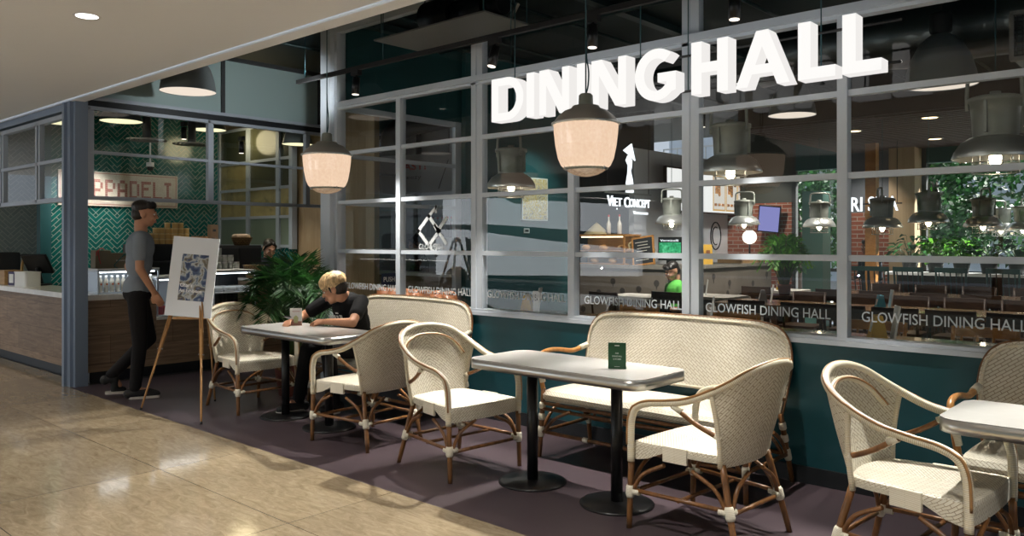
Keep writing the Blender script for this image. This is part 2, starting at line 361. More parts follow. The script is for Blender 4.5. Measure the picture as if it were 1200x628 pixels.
struct(slab('floor_vinyl', -8.6, 4, 3.0, 4.86, -.12, 0, M['vinyl']), 'dark plum grey vinyl floor under the rattan seating')
struct(slab('floor_corridor', -8.6, -6.72, 4.86, 9.4, -.12, 0, M['vinyl']), 'dark vinyl floor of the passage beside the deli')
struct(slab('floor_deli', -14, -8.6, 3.2, 9.4, -.12, -.002, M['darkgrey']), 'dark floor behind the deli counter')
struct(slab('floor_dining', -6.72, 6, 4.86, 14.2, -.12, 0, M['floorwood']), 'dark wooden floor inside the dining hall')
struct(slab('floor_kiosk', -9.4, -6.72, 9.4, 16, -.12, 0, M['floorwood']), 'dark floor behind the tiled food counter')
c = struct(slab('ceiling_mall', -19, 8, -8, 3.13, 2.84, 3.7, M['ceil']), 'low white plaster ceiling over the marble floor')
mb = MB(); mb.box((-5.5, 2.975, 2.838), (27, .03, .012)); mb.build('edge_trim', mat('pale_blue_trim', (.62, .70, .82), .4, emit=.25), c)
struct(slab('ceiling_high', -14.5, 8, 3.13, 16, 3.72, 3.9, M['tealceil']), 'dark teal ceiling high above the seating and dining hall')
mb = MB(); mb.box((-5.5, 3.14, 3.30), (27, .02, .84)); mb.build('reflection_mask', M['tealin'], c)  # unseen dark panel, added so the glass above mirrors no white plaster
# pipes under the high ceiling
mb = MB()
for y, z, r in ((3.5, 3.62, .03), (3.95, 3.66, .02), (4.62, 3.60, .035), (6.2, 3.6, .05), (7.6, 3.6, .03), (9.0, 3.62, .05), (10.1, 3.6, .03)):
    mb.tube([(-8.4, y, z), (4, y, z)], r, 8)
for x in (-8, -6.2, -5.1, -3.4, -2.4, -.6): mb.tube([(x, 3.2, 3.68), (x, 12, 3.68)], .018, 6)
for x in (-6.6, -4.4, -1.5): mb.box((x, 7, 3.66), (.10, 9.5, .07))
tag(mb.build('ceiling_pipes', mat('dark_teal_pipe', (.007, .028, .033), .5)), 'dark teal conduits running under the high ceiling', 'pipes')

# ------------------------------------------------------------ the dining hall's glazed front
YW = 4.83
def bar(mb, x0, x1, y0, y1, z0, z1): mb.box(((x0 + x1) / 2, (y0 + y1) / 2, (z0 + z1) / 2), (x1 - x0, y1 - y0, z1 - z0))
win = struct(thing('window_1', 'long gridded glass front of the dining hall', 'window'))
XE = 3.3
mull = []                                   # x0, x1, z top
for k in range(10):
    x = -5.72 + k
    mull.append((x - .029, x + .029, 2.76) if k % 2 == 0 else (x - .06, x + .06, 3.56))
for x0, x1, zt in mull:
    b = MB()
    if x1 - x0 > .1: bar(b, x0, x0 + .055, YW - .035, YW + .04, .87, zt); bar(b, x0 + .055, x1, YW - .025, YW + .04, .87, zt)
    else: bar(b, x0, x1, YW - .04, YW + .03, .87, zt)
    b.build('mullion', M['frame'], win)
b = MB(); bar(b, -6.86, -6.70, YW - .09, YW + .10, 0, 3.6); bar(b, -6.70, -6.655, YW - .04, YW + .03, .87, 3.56); b.build('corner_post', M['frame'], win)
for z0, z1, d in ((2.297, 2.333, .025), (1.815, 1.851, .025), (1.332, 1.368, .025), (3.52, 3.58, .04)):
    b = MB(); bar(b, -6.66, XE, YW - d, YW + .03, z0, z1); b.build('rail', M['frame'], win)
b = MB(); bar(b, -6.66, XE, YW - .065, YW + .04, 2.775, 2.825); bar(b, -6.66, XE, YW - .035, YW + .04, 2.755, 2.775); b.build('top_rail', M['frame'], win)
b = MB(); bar(b, -6.72, XE, YW - .07, YW + .07, .84, .868); bar(b, -6.72, XE, YW - .045, YW + .07, .868, .888); b.build('sill', M['frame'], win)
xs = [-6.66] + [(a + c_) / 2 for a, c_, _ in mull if a < XE]
zs = [.888, 1.35, 1.833, 2.314, 2.79]
panes = {}
for i in range(len(xs) - 1):
    for j in range(4):
        b = MB(); b.poly([(xs[i] + .02, YW, zs[j]), (xs[i + 1] - .0, YW, zs[j]), (xs[i + 1], YW, zs[j + 1]), (xs[i] + .02, YW, zs[j + 1])]); panes[i, j] = b.build('pane', M['glass'], win)
xt = [-6.66] + [(a + c_) / 2 for a, c_, z in mull if z > 3 and a < XE]
for i in range(len(xt) - 1):
    b = MB(); b.poly([(xt[i], YW, 2.80), (xt[i + 1], YW, 2.80), (xt[i + 1], YW, 3.55), (xt[i], YW, 3.55)]); b.build('pane', M['glass'], win)
def text_fit(mb, body, x, z, w, h, y, bold=0.0, depth=.002, side='front'):       # lettering on a plane of constant y, read from -y
    t = MB(); text(t, body, 1, Matrix.Identity(4), depth, 'LEFT', bold)
    x0 = min(v[0] for v in t.v); x1 = max(v[0] for v in t.v); caps = MB(); text(caps, 'H', 1, Matrix.Identity(4), depth, 'LEFT', bold)
    ch = max(v[1] for v in caps.v); zz = min(v[2] for v in t.v)
    o = len(mb.v)
    for v in t.v: mb.av((x + (v[0] - x0) / (x1 - x0) * w, y - (v[2] - zz), z + v[1] / ch * h))
    for f in t.f: mb.af([o + q for q in f])
def text_fit_x(mb, body, y, z, w, h, x, bold=0.0, depth=.004):                   # lettering on a plane of constant x, read from +x
    t = MB(); text_fit(t, body, 0, 0, w, h, 0, bold, depth); o = len(mb.v)
    for v in t.v: mb.av((x - v[1], y + v[0], z + v[2]))
    for f in t.f: mb.af([o + q for q in f])
for i in range(len(xs) - 1):
    b = MB(); text_fit(b, 'GLOWFISH DINING HALL', xs[i] + .10, .985, .82, .058, YW - .003, .004, .001); b.build('lettering', M['vinylletter'], panes[i, 0])
b = MB()                                    # fish logo on the second pane
W = .035; cx, cz = -5.32, 1.54
def stroke(b, pts, w, y):
    for (x0, z0), (x1, z1) in zip(pts, pts[1:]):
        dx, dz = x1 - x0, z1 - z0; L = math.hypot(dx, dz); nx, nz = -dz / L * w / 2, dx / L * w / 2
        ex, ez = dx / L * w / 2, dz / L * w / 2
        b.poly([(x0 - nx - ex, y, z0 - nz - ez), (x1 - nx + ex, y, z1 - nz + ez), (x1 + nx + ex, y, z1 + nz + ez), (x0 + nx - ex, y, z0 + nz - ez)])
stroke(b, [(-.16, 0), (-.02, .13), (.115, 0), (-.02, -.13), (-.16, 0)], W, 0)
stroke(b, [(.20, .105), (.095, 0), (.20, -.105)], W, 0); stroke(b, [(.095, 0), (.06, .04)], W, 0)
stroke(b, [(.0, .145), (.075, .215), (.075, .17)], W * .8, 0); stroke(b, [(.0, -.145), (.075, -.215), (.075, -.17)], W * .8, 0)
b2 = MB()
for v in b.v: b2.av((cx + v[0], YW - .004, cz + v[2]))
for f in b.f: b2.af(f)
b2.build('fish_emblem', M['vinylletter'], panes[1, 1])
b = MB(); text_fit(b, 'GLOWFISH', -5.47, 1.376, .31, .05, YW - .004, .01, .001); b.build('emblem_lettering', M['vinylletter'], panes[1, 1])

w2 = struct(slab('wall_low', -6.72, XE, YW - .05, YW + .05, .10, .84, M['teal']), 'low teal painted wall under the dining hall window')
struct(slab('baseboard_low', -6.72, XE, YW - .065, YW + .05, 0, .10, M['bevel_dark']), 'black plinth at the foot of the teal wall')
# glazed return beside the passage, and the solid teal wall behind it
wr = struct(thing('window_2', 'narrow glass return wall beside the passage', 'window'))
XR = -6.72
for y0, y1 in ((5.62, 5.68), (6.46, 6.55)):
    b = MB(); bar(b, XR - .03, XR + .03, y0, y1, 0, 2.82); b.build('mullion', M['frame'], wr)
for z0, z1 in ((2.76, 2.82), (2.29, 2.33), (1.81, 1.85), (1.33, 1.37)):
    b = MB(); bar(b, XR - .025, XR + .025, 4.93, 6.5, z0, z1); b.build('rail', M['frame'], wr)
b = MB(); b.poly([(XR, 4.93, .05), (XR, 6.5, .05), (XR, 6.5, 2.8), (XR, 4.93, 2.8)]); pr = b.build('pane', M['glass'], wr)
b = MB(); b.box((XR + .006, 5.5, 1.045), (.006, .20, .13)); ps = b.build('push_plate', mat('navy_plate', (.01, .016, .05), .5), pr)
b = MB(); text_fit_x(b, 'PUSH', 5.425, 1.02, .15, .05, XR + .0105, .01, .001); b.build('lettering', M['whitecard'], ps)
struct(slab('wall_teal', -6.78, -6.62, 6.55, 8.62, 0, 3.7, M['tealin']), 'dark teal wall inside the dining hall')
struct(slab('wall_header', -6.74, -6.68, 4.93, 6.55, 2.82, 3.7, M['tealin']), 'dark teal panel above the glass return')

# ------------------------------------------------------------ the deli front
XD = -8.6
fr = struct(thing('window_3', 'grey framed transom windows across the deli front', 'window'))
def post(b, x, y, w, d, z0, z1): b.box((x, y, (z0 + z1) / 2), (w, d, z1 - z0))
b = MB(); post(b, XD - .075, 3.06, .12, .10, 0, 2.86); post(b, XD + .012, 3.10, .06, .12, 0, 2.86); post(b, XD - .115, 3.04, .05, .12, 0, 2.86)
struct(b.build('pillar', M['pillar']), 'blue grey steel corner pillar of the deli')
for y in (3.19, 4.47, 5.74): 
    b = MB(); post(b, XD, y - .018, .06, .03, 1.88, 2.80); post(b, XD - .01, y + .02, .05, .035, 1.88, 2.80); b.build('mullion', M['deliframe'], fr)
for z0, z1, dx in ((1.868, 1.906, .035), (2.335, 2.365, .025), (2.775, 2.81, .03)):
    b = MB(); bar(b, XD - dx, XD + dx, 3.14, 7.2, z0, z1); b.build('rail', M['deliframe'], fr)
b = MB(); bar(b, XD - .06, XD + .06, 3.1, 7.2, 2.87, 2.905); b.build('head_rail', M['deliframe'], fr)
b = MB(); bar(b, XD - .05, XD + .03, 3.1, 7.2, 2.81, 2.87); b.build('shadow_gap', M['bevel_dark'], fr)
ys = [3.2, 4.47, 5.74, 7.2]
for i in range(3):
    for z0, z1 in ((1.9, 2.345), (2.36, 2.785)):
        b = MB(); b.poly([(XD, ys[i], z0), (XD, ys[i + 1], z0), (XD, ys[i + 1], z1), (XD, ys[i], z1)]); b.build('pane', M['clearglass'], fr)
pm = mat('grey_green_panel', (.30, .39, .385), .35, 0, .4)
hd = struct(slab('wall_deli_header', XD - .10, XD - .02, 3.13, 7.2, 2.905, 3.52, pm), 'grey green panelled fascia above the deli windows')
for y in (4.63, 5.93):
    b = MB(); bar(b, XD - .03, XD + .01, y - .02, y + .02, 2.905, 3.54); b.build('seam_bar', M['darkgrey'], hd)
b = MB(); bar(b, XD - .1, XD + .03, 3.13, 7.2, 3.52, 3.56); b.build('top_bar', M['darkgrey'], hd)
# deli side windows, facing the marble floor
YD = 3.05
fl = struct(thing('window_4', 'grey framed transom windows along the deli side', 'window'))
for x in (-9.57, -10.78, -11.99, -13.2):
    b = MB(); post(b, x - .04, YD, .05, .06, 0 if x < -11 else 1.86, 2.72); post(b, x + .035, YD, .04, .05, 1.86, 2.72); b.build('mullion', M['deliframe'], fl)
for z0, z1 in ((1.85, 1.895), (2.26, 2.295), (2.69, 2.735)):
    b = MB(); bar(b, -13.9, -8.79, YD - .03, YD + .03, z0, z1); b.build('rail', M['deliframe'], fl)
b = MB(); bar(b, -13.9, -8.79, YD - .04, YD + .05, 2.76, 2.80); bar(b, -13.9, -8.79, YD - .02, YD + .05, 2.80, 2.86); b.build('head_rail', M['pillar'], fl)
for x0, x1 in ((-9.55, -8.8), (-10.76, -9.6), (-11.97, -10.8), (-13.2, -12.0)):
    for z0, z1 in ((1.89, 2.265), (2.29, 2.70)):
        b = MB(); b.poly([(x0, YD, z0), (x1, YD, z0), (x1, YD, z1), (x0, YD, z1)]); b.build('pane', M['clearglass'], fl)
# deli back wall and right hand partition
b = MB(); b.poly([(-11.6, 3.80, 0), (-11.6, 6.06, 0), (-11.6, 6.06, 3.7), (-11.6, 3.80, 3.7)], [(3.8, 0), (6.06, 0), (6.06, 3.7), (3.8, 3.7)]); b.box((-11.66, 5.04, 1.85), (.1, 2.52, 3.7))
struct(b.build('wall_deli_back', M['herring']), 'back wall of the deli in green herringbone tiles')
b = MB(); b.box((-11.57, 3.73, 1.85), (.14, .13, 3.7)); struct(b.build('trim_green', M['tealin']), 'dark green pilaster left of the tiled wall')
b = MB(); b.poly([(-13.2, 3.2, 0), (-13.2, 5.2, 0), (-13.2, 5.2, 3.7), (-13.2, 3.2, 3.7)], [(3.2, 0), (5.2, 0), (5.2, 3.7), (3.2, 3.7)]); b.box((-13.26, 4.2, 1.85), (.1, 2, 3.7))
struct(b.build('wall_white_tile', M['whiteherring']), 'whitish herringbone tiled wall at the left end of the deli')
b = MB(); bar(b, -12.4, -7.95, 6.28, 6.36, 0, 3.7); struct(b.build('wall_passage', M['wood_wall']), 'pale wood panelled wall beside the deli')
b = MB(); bar(b, -11.62, -9.62, 6.20, 6.27, 0, 1.36); struct(b.build('wall_partition', M['herring']), 'tiled dado below the frosted deli partition')
pt = struct(thing('window_5', 'grey gridded partition with frosted and yellow lit panes behind the deli counter', 'window'))
for x in (-11.6, -10.75, -9.95, -9.62):
    b = MB(); bar(b, x - .04, x + .04, 6.16, 6.24, 1.34, 3.6); b.build('mullion', M['deliframe'], pt)
for z in (1.38, 1.79, 2.2, 2.6, 3.1):
    b = MB(); bar(b, -11.62, -9.6, 6.17, 6.23, z - .02, z + .02); b.build('rail', M['deliframe'], pt)
fro = mat('frosted_olive_pane', (.16, .20, .15), .3); lit = noisecols('yellow_lit_pane', [(.22, .18, .07), (.34, .28, .12), (.13, .11, .05)], 3, .4, 3, .5)  # yellow panes are opaque, the lit wall beyond is put into their colour
drk = mat('dark_olive_pane', (.055, .055, .032), .2)
for i, (x0, x1) in enumerate(((-11.56, -10.79), (-10.71, -9.99), (-9.91, -9.66))):
    for j, (z0, z1) in enumerate(((1.40, 1.77), (1.81, 2.18), (2.22, 2.58), (2.62, 3.08))):
        b = MB(); bar(b, x0, x1, 6.19, 6.20, z0, z1); b.build('pane', fro if j == 0 else (lit if j == 1 or (j == 2 and i == 0) else drk), pt)
# ------------------------------------------------------------ rattan armchair (front is +y)
def leg_path(a, b, bend=.0): return [Vector(a).lerp(Vector(b), t) for t in (0, .33, .66, 1)]
def lerp3(a, b, t): return Vector(a).lerp(Vector(b), t)
def make_chair(label, loc, rz):
    t = thing('rattan_armchair', label, 'chair', loc, rz, 'rattan armchairs at the outdoor tables')
    half = [(.283, .272, .34), (.285, .272, .46), (.287, .265, .55), (.288, .235, .615), (.29, .165, .648), (.292, .06, .665), (.29, -.06, .69), (.283, -.17, .735), (.258, -.265, .79), (.205, -.325, .838), (.11, -.358, .868), (0, -.368, .878)]
    rim = cat(half + [(-x, y, z) for x, y, z in half[-2::-1]], 5)
    mb = MB(); mb.tube(rim, .0185, 10); o = mb.build('arm_frame', M['wrap'], t)
    mid = [i for i, p in enumerate(rim) if p.z > .40]
    mb = MB(); mb.tube([rim[i] + Vector((rim[i].x * .050, .0, .0135)) + (Vector((0, -.006, 0)) if rim[i].y < -.2 else Vector((0, .012, -.004)) if rim[i].z < .62 else Vector((0, 0, 0))) for i in mid], .0062, 6); mb.build('cane_strip', M['strip'], t)
    # back panel, a curved woven shell
    top = [p for p in rim if p.y < -.19]; n = len(top) - 1
    def T(s):
        q = (s + 1) / 2 * n; i = min(n - 1, int(q)); p = top[n - i].lerp(top[n - i - 1], q - i); return p
    def B(s): return Vector((.215 * s, -.20 - .035 * (1 - s * s), .385))
    def P(a, b):
        s = a * 2 - 1; p = B(s).lerp(T(s), b); p.y -= .012 * math.sin(b * PI); return p
    def shell(off):
        def f(a, b):
            p = P(a, b); s = a * 2 - 1; nn = Vector((-s * .8, 1, 0)).normalized(); return p + nn * off
        return f
    mb = MB(); UV = lambda a, b: ((a - .5) * .56, b * .5)
    mb.grid(22, 10, shell(.007), UV); mb.grid(22, 10, lambda a, b: shell(-.007)(1 - a, b), lambda a, b: ((.5 - a) * .56, b * .5))
    mb.build('back_panel', M['weave'], t)
    for a in (0, 1):                         # wrapped sides of the panel
        mb = MB(); mb.tube([P(a, b / 8) for b in range(9)], .013, 8); mb.build('back_edge', M['wrap'], t)
    arch = [P(.5 + .5 * q, .97 - .26 * abs(q) ** 3) + Vector((-q * .01, .020, -.045 + .0 * abs(q))) for q in [i / 12 * .80 for i in range(-12, 13)]]
    mb = MB(); mb.tube(arch, .013, 8); mb.build('inner_arch', M['wrap'], t)
    mb = MB(); mb.tube([p + Vector((0, .010, .005)) for p in arch], .006, 6); mb.build('arch_cane', M['strip'], t)
    # seat, woven box with a skirt
    fw, bw, yf, yb = .268, .215, .272, -.215
    out = cat([(-fw, yf - .03, 0), (-fw + .035, yf, 0), (0, yf + .012, 0), (fw - .035, yf, 0), (fw, yf - .03, 0), ((fw + bw) / 2 + .008, .02, 0), (bw, yb + .02, 0), (bw * .6, yb - .02, 0), (0, yb - .038, 0), (-bw * .6, yb - .02, 0), (-bw, yb + .02, 0), (-(fw + bw) / 2 - .008, .02, 0)], 3, True)
    mb = MB(); m = len(out)
    lv = [(.352, 1.0, 0), (.425, 1.0, 0), (.441, .985, 0), (.447, .93, 0), (.445, .5, 0), (.442, .0, 0)]
    L = [0]
    for i in range(m): L.append(L[-1] + (out[(i + 1) % m] - out[i]).length)
    for k in range(len(lv) - 1):
        z0, s0, _ = lv[k]; z1, s1, _ = lv[k + 1]
        for i in range(m):
            a, b = out[i], out[(i + 1) % m]
            zl = lambda q, z: z + (.052 * min(1, max(0, (.21 - q.y) / .10)) if z < .36 else 0)
            pts = [(a.x * s0, a.y * s0, zl(a, z0)), (b.x * s0, b.y * s0, zl(b, z0)), (b.x * s1, b.y * s1, z1), (a.x * s1, a.y * s1, z1)]
            uv = [(L[i], z0), (L[i + 1], z0), (L[i + 1], z1), (L[i], z1)] if k < 2 else [(p[0], p[1]) for p in pts]
            mb.af([mb.av(p) for p in pts], uv, k in (1, 2))
    mb.af([mb.av((p.x * .99, p.y * .99, .405)) for p in out][::-1])
    mb.build('seat', M['weave2'], t)
    for sx in (-1, 1):
        mb = MB(); mb.box((sx * (.250), .03, .408), (.018, .13, .078), sx * -.11, .003); mb.build('seat_wrap', M['binding'], t)
    # legs
    LG = {}
    for sx in (-1, 1):
        LG[sx, 1] = [Vector((sx * .280, .272, .355)), Vector((sx * .282, .285, 0))]
        LG[sx, -1] = [Vector((sx * .205, -.205, .40)), Vector((sx * .25, -.305, 0))]
    at = lambda k, z: lerp3(LG[k][1], LG[k][0], z / LG[k][0].z)
    for k in LG:
        mb = MB(); mb.tube([LG[k][0].lerp(LG[k][1], q / 6) for q in range(7)], [.0165, .016, .0165, .015, .0155, .0145, .014], 10); mb.build('leg', M['bamboo'], t)
    zs_ = .185
    sides = [((-1, 1), (1, 1)), ((-1, -1), (1, -1)), ((-1, 1), (-1, -1)), ((1, 1), (1, -1))]
    for a, b in sides:
        z = zs_ + (.012 if a[0] == b[0] else -.004)
        mb = MB(); mb.tube([at(a, z), at(b, z)], .011, 8); mb.build('stretcher', M['bamboo'], t)
        A = at(a, z); Bq = at(b, z); mdl = (A + Bq) / 2
        for p in (A, Bq):                    # bowed braces up to the seat
            q0 = p.lerp(mdl, .06); q2 = p.lerp(mdl, .72); q2.z = .35; q1 = p.lerp(mdl, .28); q1.z = .285
            mb = MB(); mb.tube(cat([q0, q1, q2], 5), .0105, 8); mb.build('brace', M['bamboo'], t)
    mb = MB(); mb.tube([(at((-1, 1), .19) + at((-1, -1), .19)) / 2, (at((1, 1), .19) + at((1, -1), .19)) / 2], .010, 8); mb.build('cross_stretcher', M['bamboo'], t)
    for k in LG:
        p0 = at(k, zs_ - .028); p1 = at(k, zs_ + .034); mb = MB(); mb.tube([p0, p0.lerp(p1, .2), p0.lerp(p1, .8), p1], [.019, .023, .023, .019], 10)
        for j in sides:
            if k in j:
                o2 = j[0] if j[1] == k else j[1]; q = at(o2, zs_); c = at(k, zs_ + .004)
                mb.tube([c.lerp(q, .03), c.lerp(q, .10)], .0165, 8)
        mb.build('binding', M['binding'], t)
    for sx in (-1, 1):                       # arm struts
        a = P(.5 + sx * .47, .38) + Vector((sx * .006, .0, 0)); b = Vector((sx * .290, .02, .660))
        mb = MB(); mb.tube(cat([a, a.lerp(b, .5) + Vector((0, 0, -.012)), b], 4), .0125, 8); mb.build('arm_strut', M['bamboo'], t)
        mb = MB(); mb.tube([b.lerp(a, .02), b.lerp(a, .2)], .016, 8); mb.build('strut_binding', M['binding'], t); mb = MB(); mb.tube([a, a.lerp(b, .12)], .016, 8); mb.build('strut_binding', M['binding'], t)
    return t
R_ = math.radians
ch = make_chair('woven rattan armchair nearest the easel, facing the table where the blond man sits', (-6.46, 3.74, 0), R_(-90))
dup(ch, 'woven rattan armchair turned away, at the near right end of the blond man\'s table', (-4.73, 3.677, 0), R_(91.5))
dup(ch, 'woven rattan armchair left of the table with the green card, its seat facing right', (-3.76, 3.65, 0), R_(-96.0))
dup(ch, 'woven rattan armchair seen from behind, right of the table with the green card', (-1.985, 3.69, 0), R_(85.6))
dup(ch, 'woven rattan armchair at the right edge facing the cut off table', (-1.01, 3.74, 0), R_(-94.2))

# ------------------------------------------------------------ rattan bench (front is +y)
def make_bench(label, loc, rz):
    t = thing('rattan_bench', label, 'bench', loc, rz, 'rattan benches along the teal wall')
    half = [(.725, -.215, .40), (.742, -.235, .50), (.757, -.258, .62), (.762, -.278, .72), (.742, -.295, .83), (.69, -.305, .905), (.60, -.308, .94), (.42, -.31, .953), (0, -.312, .957)]
    rim = cat(half + [(-x, y, z) for x, y, z in half[-2::-1]], 6)
    mb = MB(); mb.tube(rim, .0085, 8); mb.build('back_rim', M['bamboo'], t)
    mb = MB(); mb.tube([(p.x * .978, p.y + .012, p.z - .018 if p.z > .85 else p.z) for p in rim], .009, 8); mb.build('rim_wrap', M['wrap'], t)
    zb = .505
    top = [p for p in rim if p.z > zb][::-1]; Ls = [0]
    for p, q in zip(top, top[1:]): Ls.append(Ls[-1] + (q - p).length)
    def T(a):
        d = a * Ls[-1]; i = max(0, min(len(top) - 2, sum(1 for l in Ls if l < d) - 1)); return top[i].lerp(top[i + 1], (d - Ls[i]) / (Ls[i + 1] - Ls[i]))
    def P(a, b):
        s_ = 2 * a - 1; B = Vector((.742 * s_, -.235, zb)); return B.lerp(T(a), b) + Vector((0, .03 * math.sin(PI * b) * 0, 0))
    mb = MB(); UV = lambda a, b: (P(a, b).x, P(a, b).z)
    mb.grid(40, 16, lambda a, b: P(a, b) + Vector((0, .008, 0)), UV); mb.grid(40, 16, lambda a, b: P(1 - a, b) + Vector((0, -.008, 0)), lambda a, b: UV(1 - a, b))
    mb.build('back_panel', M['weave'], t)
    mb = MB(); mb.tube([P(a / 10, 0) for a in range(11)], .013, 8); mb.build('lower_back_rail', M['wrap'], t)
    # seat
    mb = MB(); n = 10
    prof = [(-.225, .395), (-.225, .43), (-.20, .445), (0, .452), (.2, .452), (.262, .445), (.285, .42), (.285, .395), (.262, .375), (.2, .37)]
    L = 0
    xs_ = [-.715, -.70, -.36, 0, .36, .70, .715]
    for (y0, z0), (y1, z1) in zip(prof, prof[1:]):
        dl = math.hypot(y1 - y0, z1 - z0)
        for x0, x1 in zip(xs_, xs_[1:]):
            mb.af([mb.av(p) for p in ((x0, y0, z0), (x1, y0, z0), (x1, y1, z1), (x0, y1, z1))], [(x0, L), (x1, L), (x1, L + dl), (x0, L + dl)], True)
        L += dl
    for x in (-.715, .715): mb.af([mb.av((x, y, z)) for y, z in prof])
    mb.build('seat', M['weave2'], t)
    LG = {}
    for sx in (-1, 1):
        LG[sx, 1] = [Vector((sx * .725, .268, .46)), Vector((sx * .742, .288, 0))]
        LG[sx, -1] = [Vector((sx * .722, -.205, .42)), Vector((sx * .755, -.30, 0))]
    at = lambda k, z: lerp3(LG[k][1], LG[k][0], z / LG[k][0].z)
    for k in LG:
        mb = MB(); mb.tube([LG[k][0].lerp(LG[k][1], q / 6) for q in range(7)], [.017, .016, .0175, .016, .0165, .0155, .015], 10); mb.build('leg', M['bamboo'], t)
    for sx in (-1, 1):                       # hooked arms
        a = cat([(sx * .755, -.270, .70), (sx * .762, -.20, .685), (sx * .768, -.10, .672), (sx * .772, .02, .690), (sx * .772, .14, .70), (sx * .768, .235, .685), (sx * .756, .275, .63), (sx * .742, .278, .55), (sx * .727, .268, .45)], 6)
        mb = MB(); mb.tube(a, .0165, 10); mb.build('arm', M['honey'], t)
        mb = MB(); mb.tube(cat([(sx * .735, -.235, .50), (sx * .748, -.02, .555), (sx * .748, .27, .60)], 5), .012, 8); mb.build('arm_strut', M['honey'], t)
        mb = MB(); mb.tube([(sx * .757, -.265, .70), (sx * .764, -.18, .683)], .0205, 10); mb.build('arm_binding', M['binding'], t); mb = MB(); mb.tube([(sx * .742, .278, .575), (sx * .730, .270, .50)], .021, 10); mb.build('arm_binding', M['binding'], t)
    for z, y in ((.36, .272), (.325, .276)):
        mb = MB(); mb.tube([(-.73, y, z), (.73, y, z)], .0125, 8); mb.build('front_rail', M['bamboo'], t)
    for a, b in (((-1, 1), (1, 1)), ((-1, -1), (1, -1)), ((-1, 1), (-1, -1)), ((1, 1), (1, -1))):
        A = at(a, .17); B = at(b, .17); mdl = (A + B) / 2
        mb = MB(); mb.tube([A, B], .0125, 8); mb.build('stretcher', M['bamboo'], t)
        k = .34 if a[0] != b[0] else .72
        for p in (A, B):
            q0 = p.lerp(mdl, .04); q1 = p.lerp(mdl, k * .45); q1.z = .265; q2 = p.lerp(mdl, k); q2.z = .335
            mb = MB(); mb.tube(cat([q0, q1, q2], 5), .0115, 8); mb.build('brace', M['bamboo'], t)
    mb = MB(); mb.tube([(0, -.24, .17), (0, .28, .17)], .0115, 8); mb.build('cross_stretcher', M['bamboo'], t)
    for k in LG:
        for zc, h in ((.17, .035), (.27, .022), (.345, .022)):
            p0 = at(k, zc - h); p1 = at(k, zc + h); mb = MB(); mb.tube([p0, p0.lerp(p1, .2), p0.lerp(p1, .8), p1], [.019, .023, .023, .019], 10); mb.build('binding', M['binding'], t)
    for x in (-.36, 0, .36): mb = MB(); mb.tube([(x - .02, .282, .17), (x + .02, .282, .17)], .017, 8); mb.build('stretcher_binding', M['binding'], t)
    return t
be = make_bench('long woven rattan bench behind the blond man', (-5.465, 4.45, 0), PI)
dup(be, 'long woven rattan bench behind the table with the green card', (-2.755, 4.45, 0), PI)
dup(be, 'woven rattan bench cut off by the right edge, behind the cut off table', (-.24, 4.45, 0), PI)

# ------------------------------------------------------------ cafe tables
def make_table(label, loc):
    t = thing('cafe_table', label, 'table', loc, 0, 'metal edged cafe tables')
    mb = MB(); mb.prism(rrect(1.225, .525, .085, 8), .688, .741, smooth_side=True); mb.build('edge_band', M['steel'], t)
    mb = MB(); mb.prism(rrect(1.222, .522, .083, 8), .741, .745); mb.build('tabletop', M['tabletop'], t)
    for sx in (-1, 1):
        x = sx * .306
        mb = MB(); mb.tube([(x, 0, .016), (x, 0, .684)], .033, 16); mb.build('column', M['black'], t)
        mb = MB(); mb.lathe([(0, .020), (.05, .020), (.19, .014), (.205, .008), (.205, 0), (0, 0)], 32, (x, 0, 0)); mb.build('base_disc', M['black'], t)
        mb = MB(); mb.box((x, 0, .679), (.22, .22, .018)); mb.build('top_plate', M['blackm'], t)
    return t
tb = make_table('metal edged cafe table where the blond man leans, drink card on it', (-5.56, 3.71, 0))
dup(tb, 'metal edged cafe table in the middle holding the green card', (-2.855, 3.695, 0))
dup(tb, 'metal edged cafe table cut off by the right edge', (-.29, 3.79, 0))

# cards on the tables
t = thing('table_sign', 'green notice card standing on the middle cafe table', 'sign', (-2.55, 3.70, .745), R_(29))
mb = MB(); mb.box((0, 0, .072), (.098, .006, .144)); mb.box((0, .03, .002), (.098, .06, .004)); cd = mb.build('card', M['greencard'], t)
mb = MB()
for s_, z, w, h in (('FOR', .082, .018, .0075), ('DINING HALL', .066, .054, .0075), ('CUSTOMER', .050, .046, .0075)): text_fit(mb, s_, -w / 2, z, w, h, -.0042, .01, .0006)
mb.box((0, -.0036, .128), (.026, .001, .005)); mb.box((0, -.0036, .012), (.03, .001, .002)); mb.build('lettering', M['whitecard'], t)
t = thing('drink_card', 'small white card with a pale green drink picture on the blond man\'s table', 'sign', (-5.85, 3.80, .745), R_(50))
mb = MB(); mb.box((0, 0, .072), (.098, .005, .144)); mb.box((0, .03, .002), (.098, .06, .004)); mb.build('card', M['whitecard'], t)
mb = MB(); mb.box((0, -.003, .018), (.098, .0012, .036)); mb.build('card_band', mat('dull_pink_band', (.38, .20, .15), .6), t)
mb = MB(); mb.prism([(-.015, .022), (.015, .022), (.02, .066), (-.02, .066)], 0, .0012, basis((0, -.0036, 0), (1, 0, 0), (0, 0, 1))); mb.prism([(-.02, .066), (.02, .066), (.008, .08), (0, .085), (-.010, .078)], 0, .0012, basis((0, -.0036, 0), (1, 0, 0), (0, 0, 1))); mb.build('cup_picture', mat('matcha_green', (.42, .45, .22), .6), t)


mb = MB(); mb.box((-.0, -.0032, .118), (.06, .001, .005)); mb.build('card_heading', mat('faded_red_ink', (.45, .22, .2), .6), t)

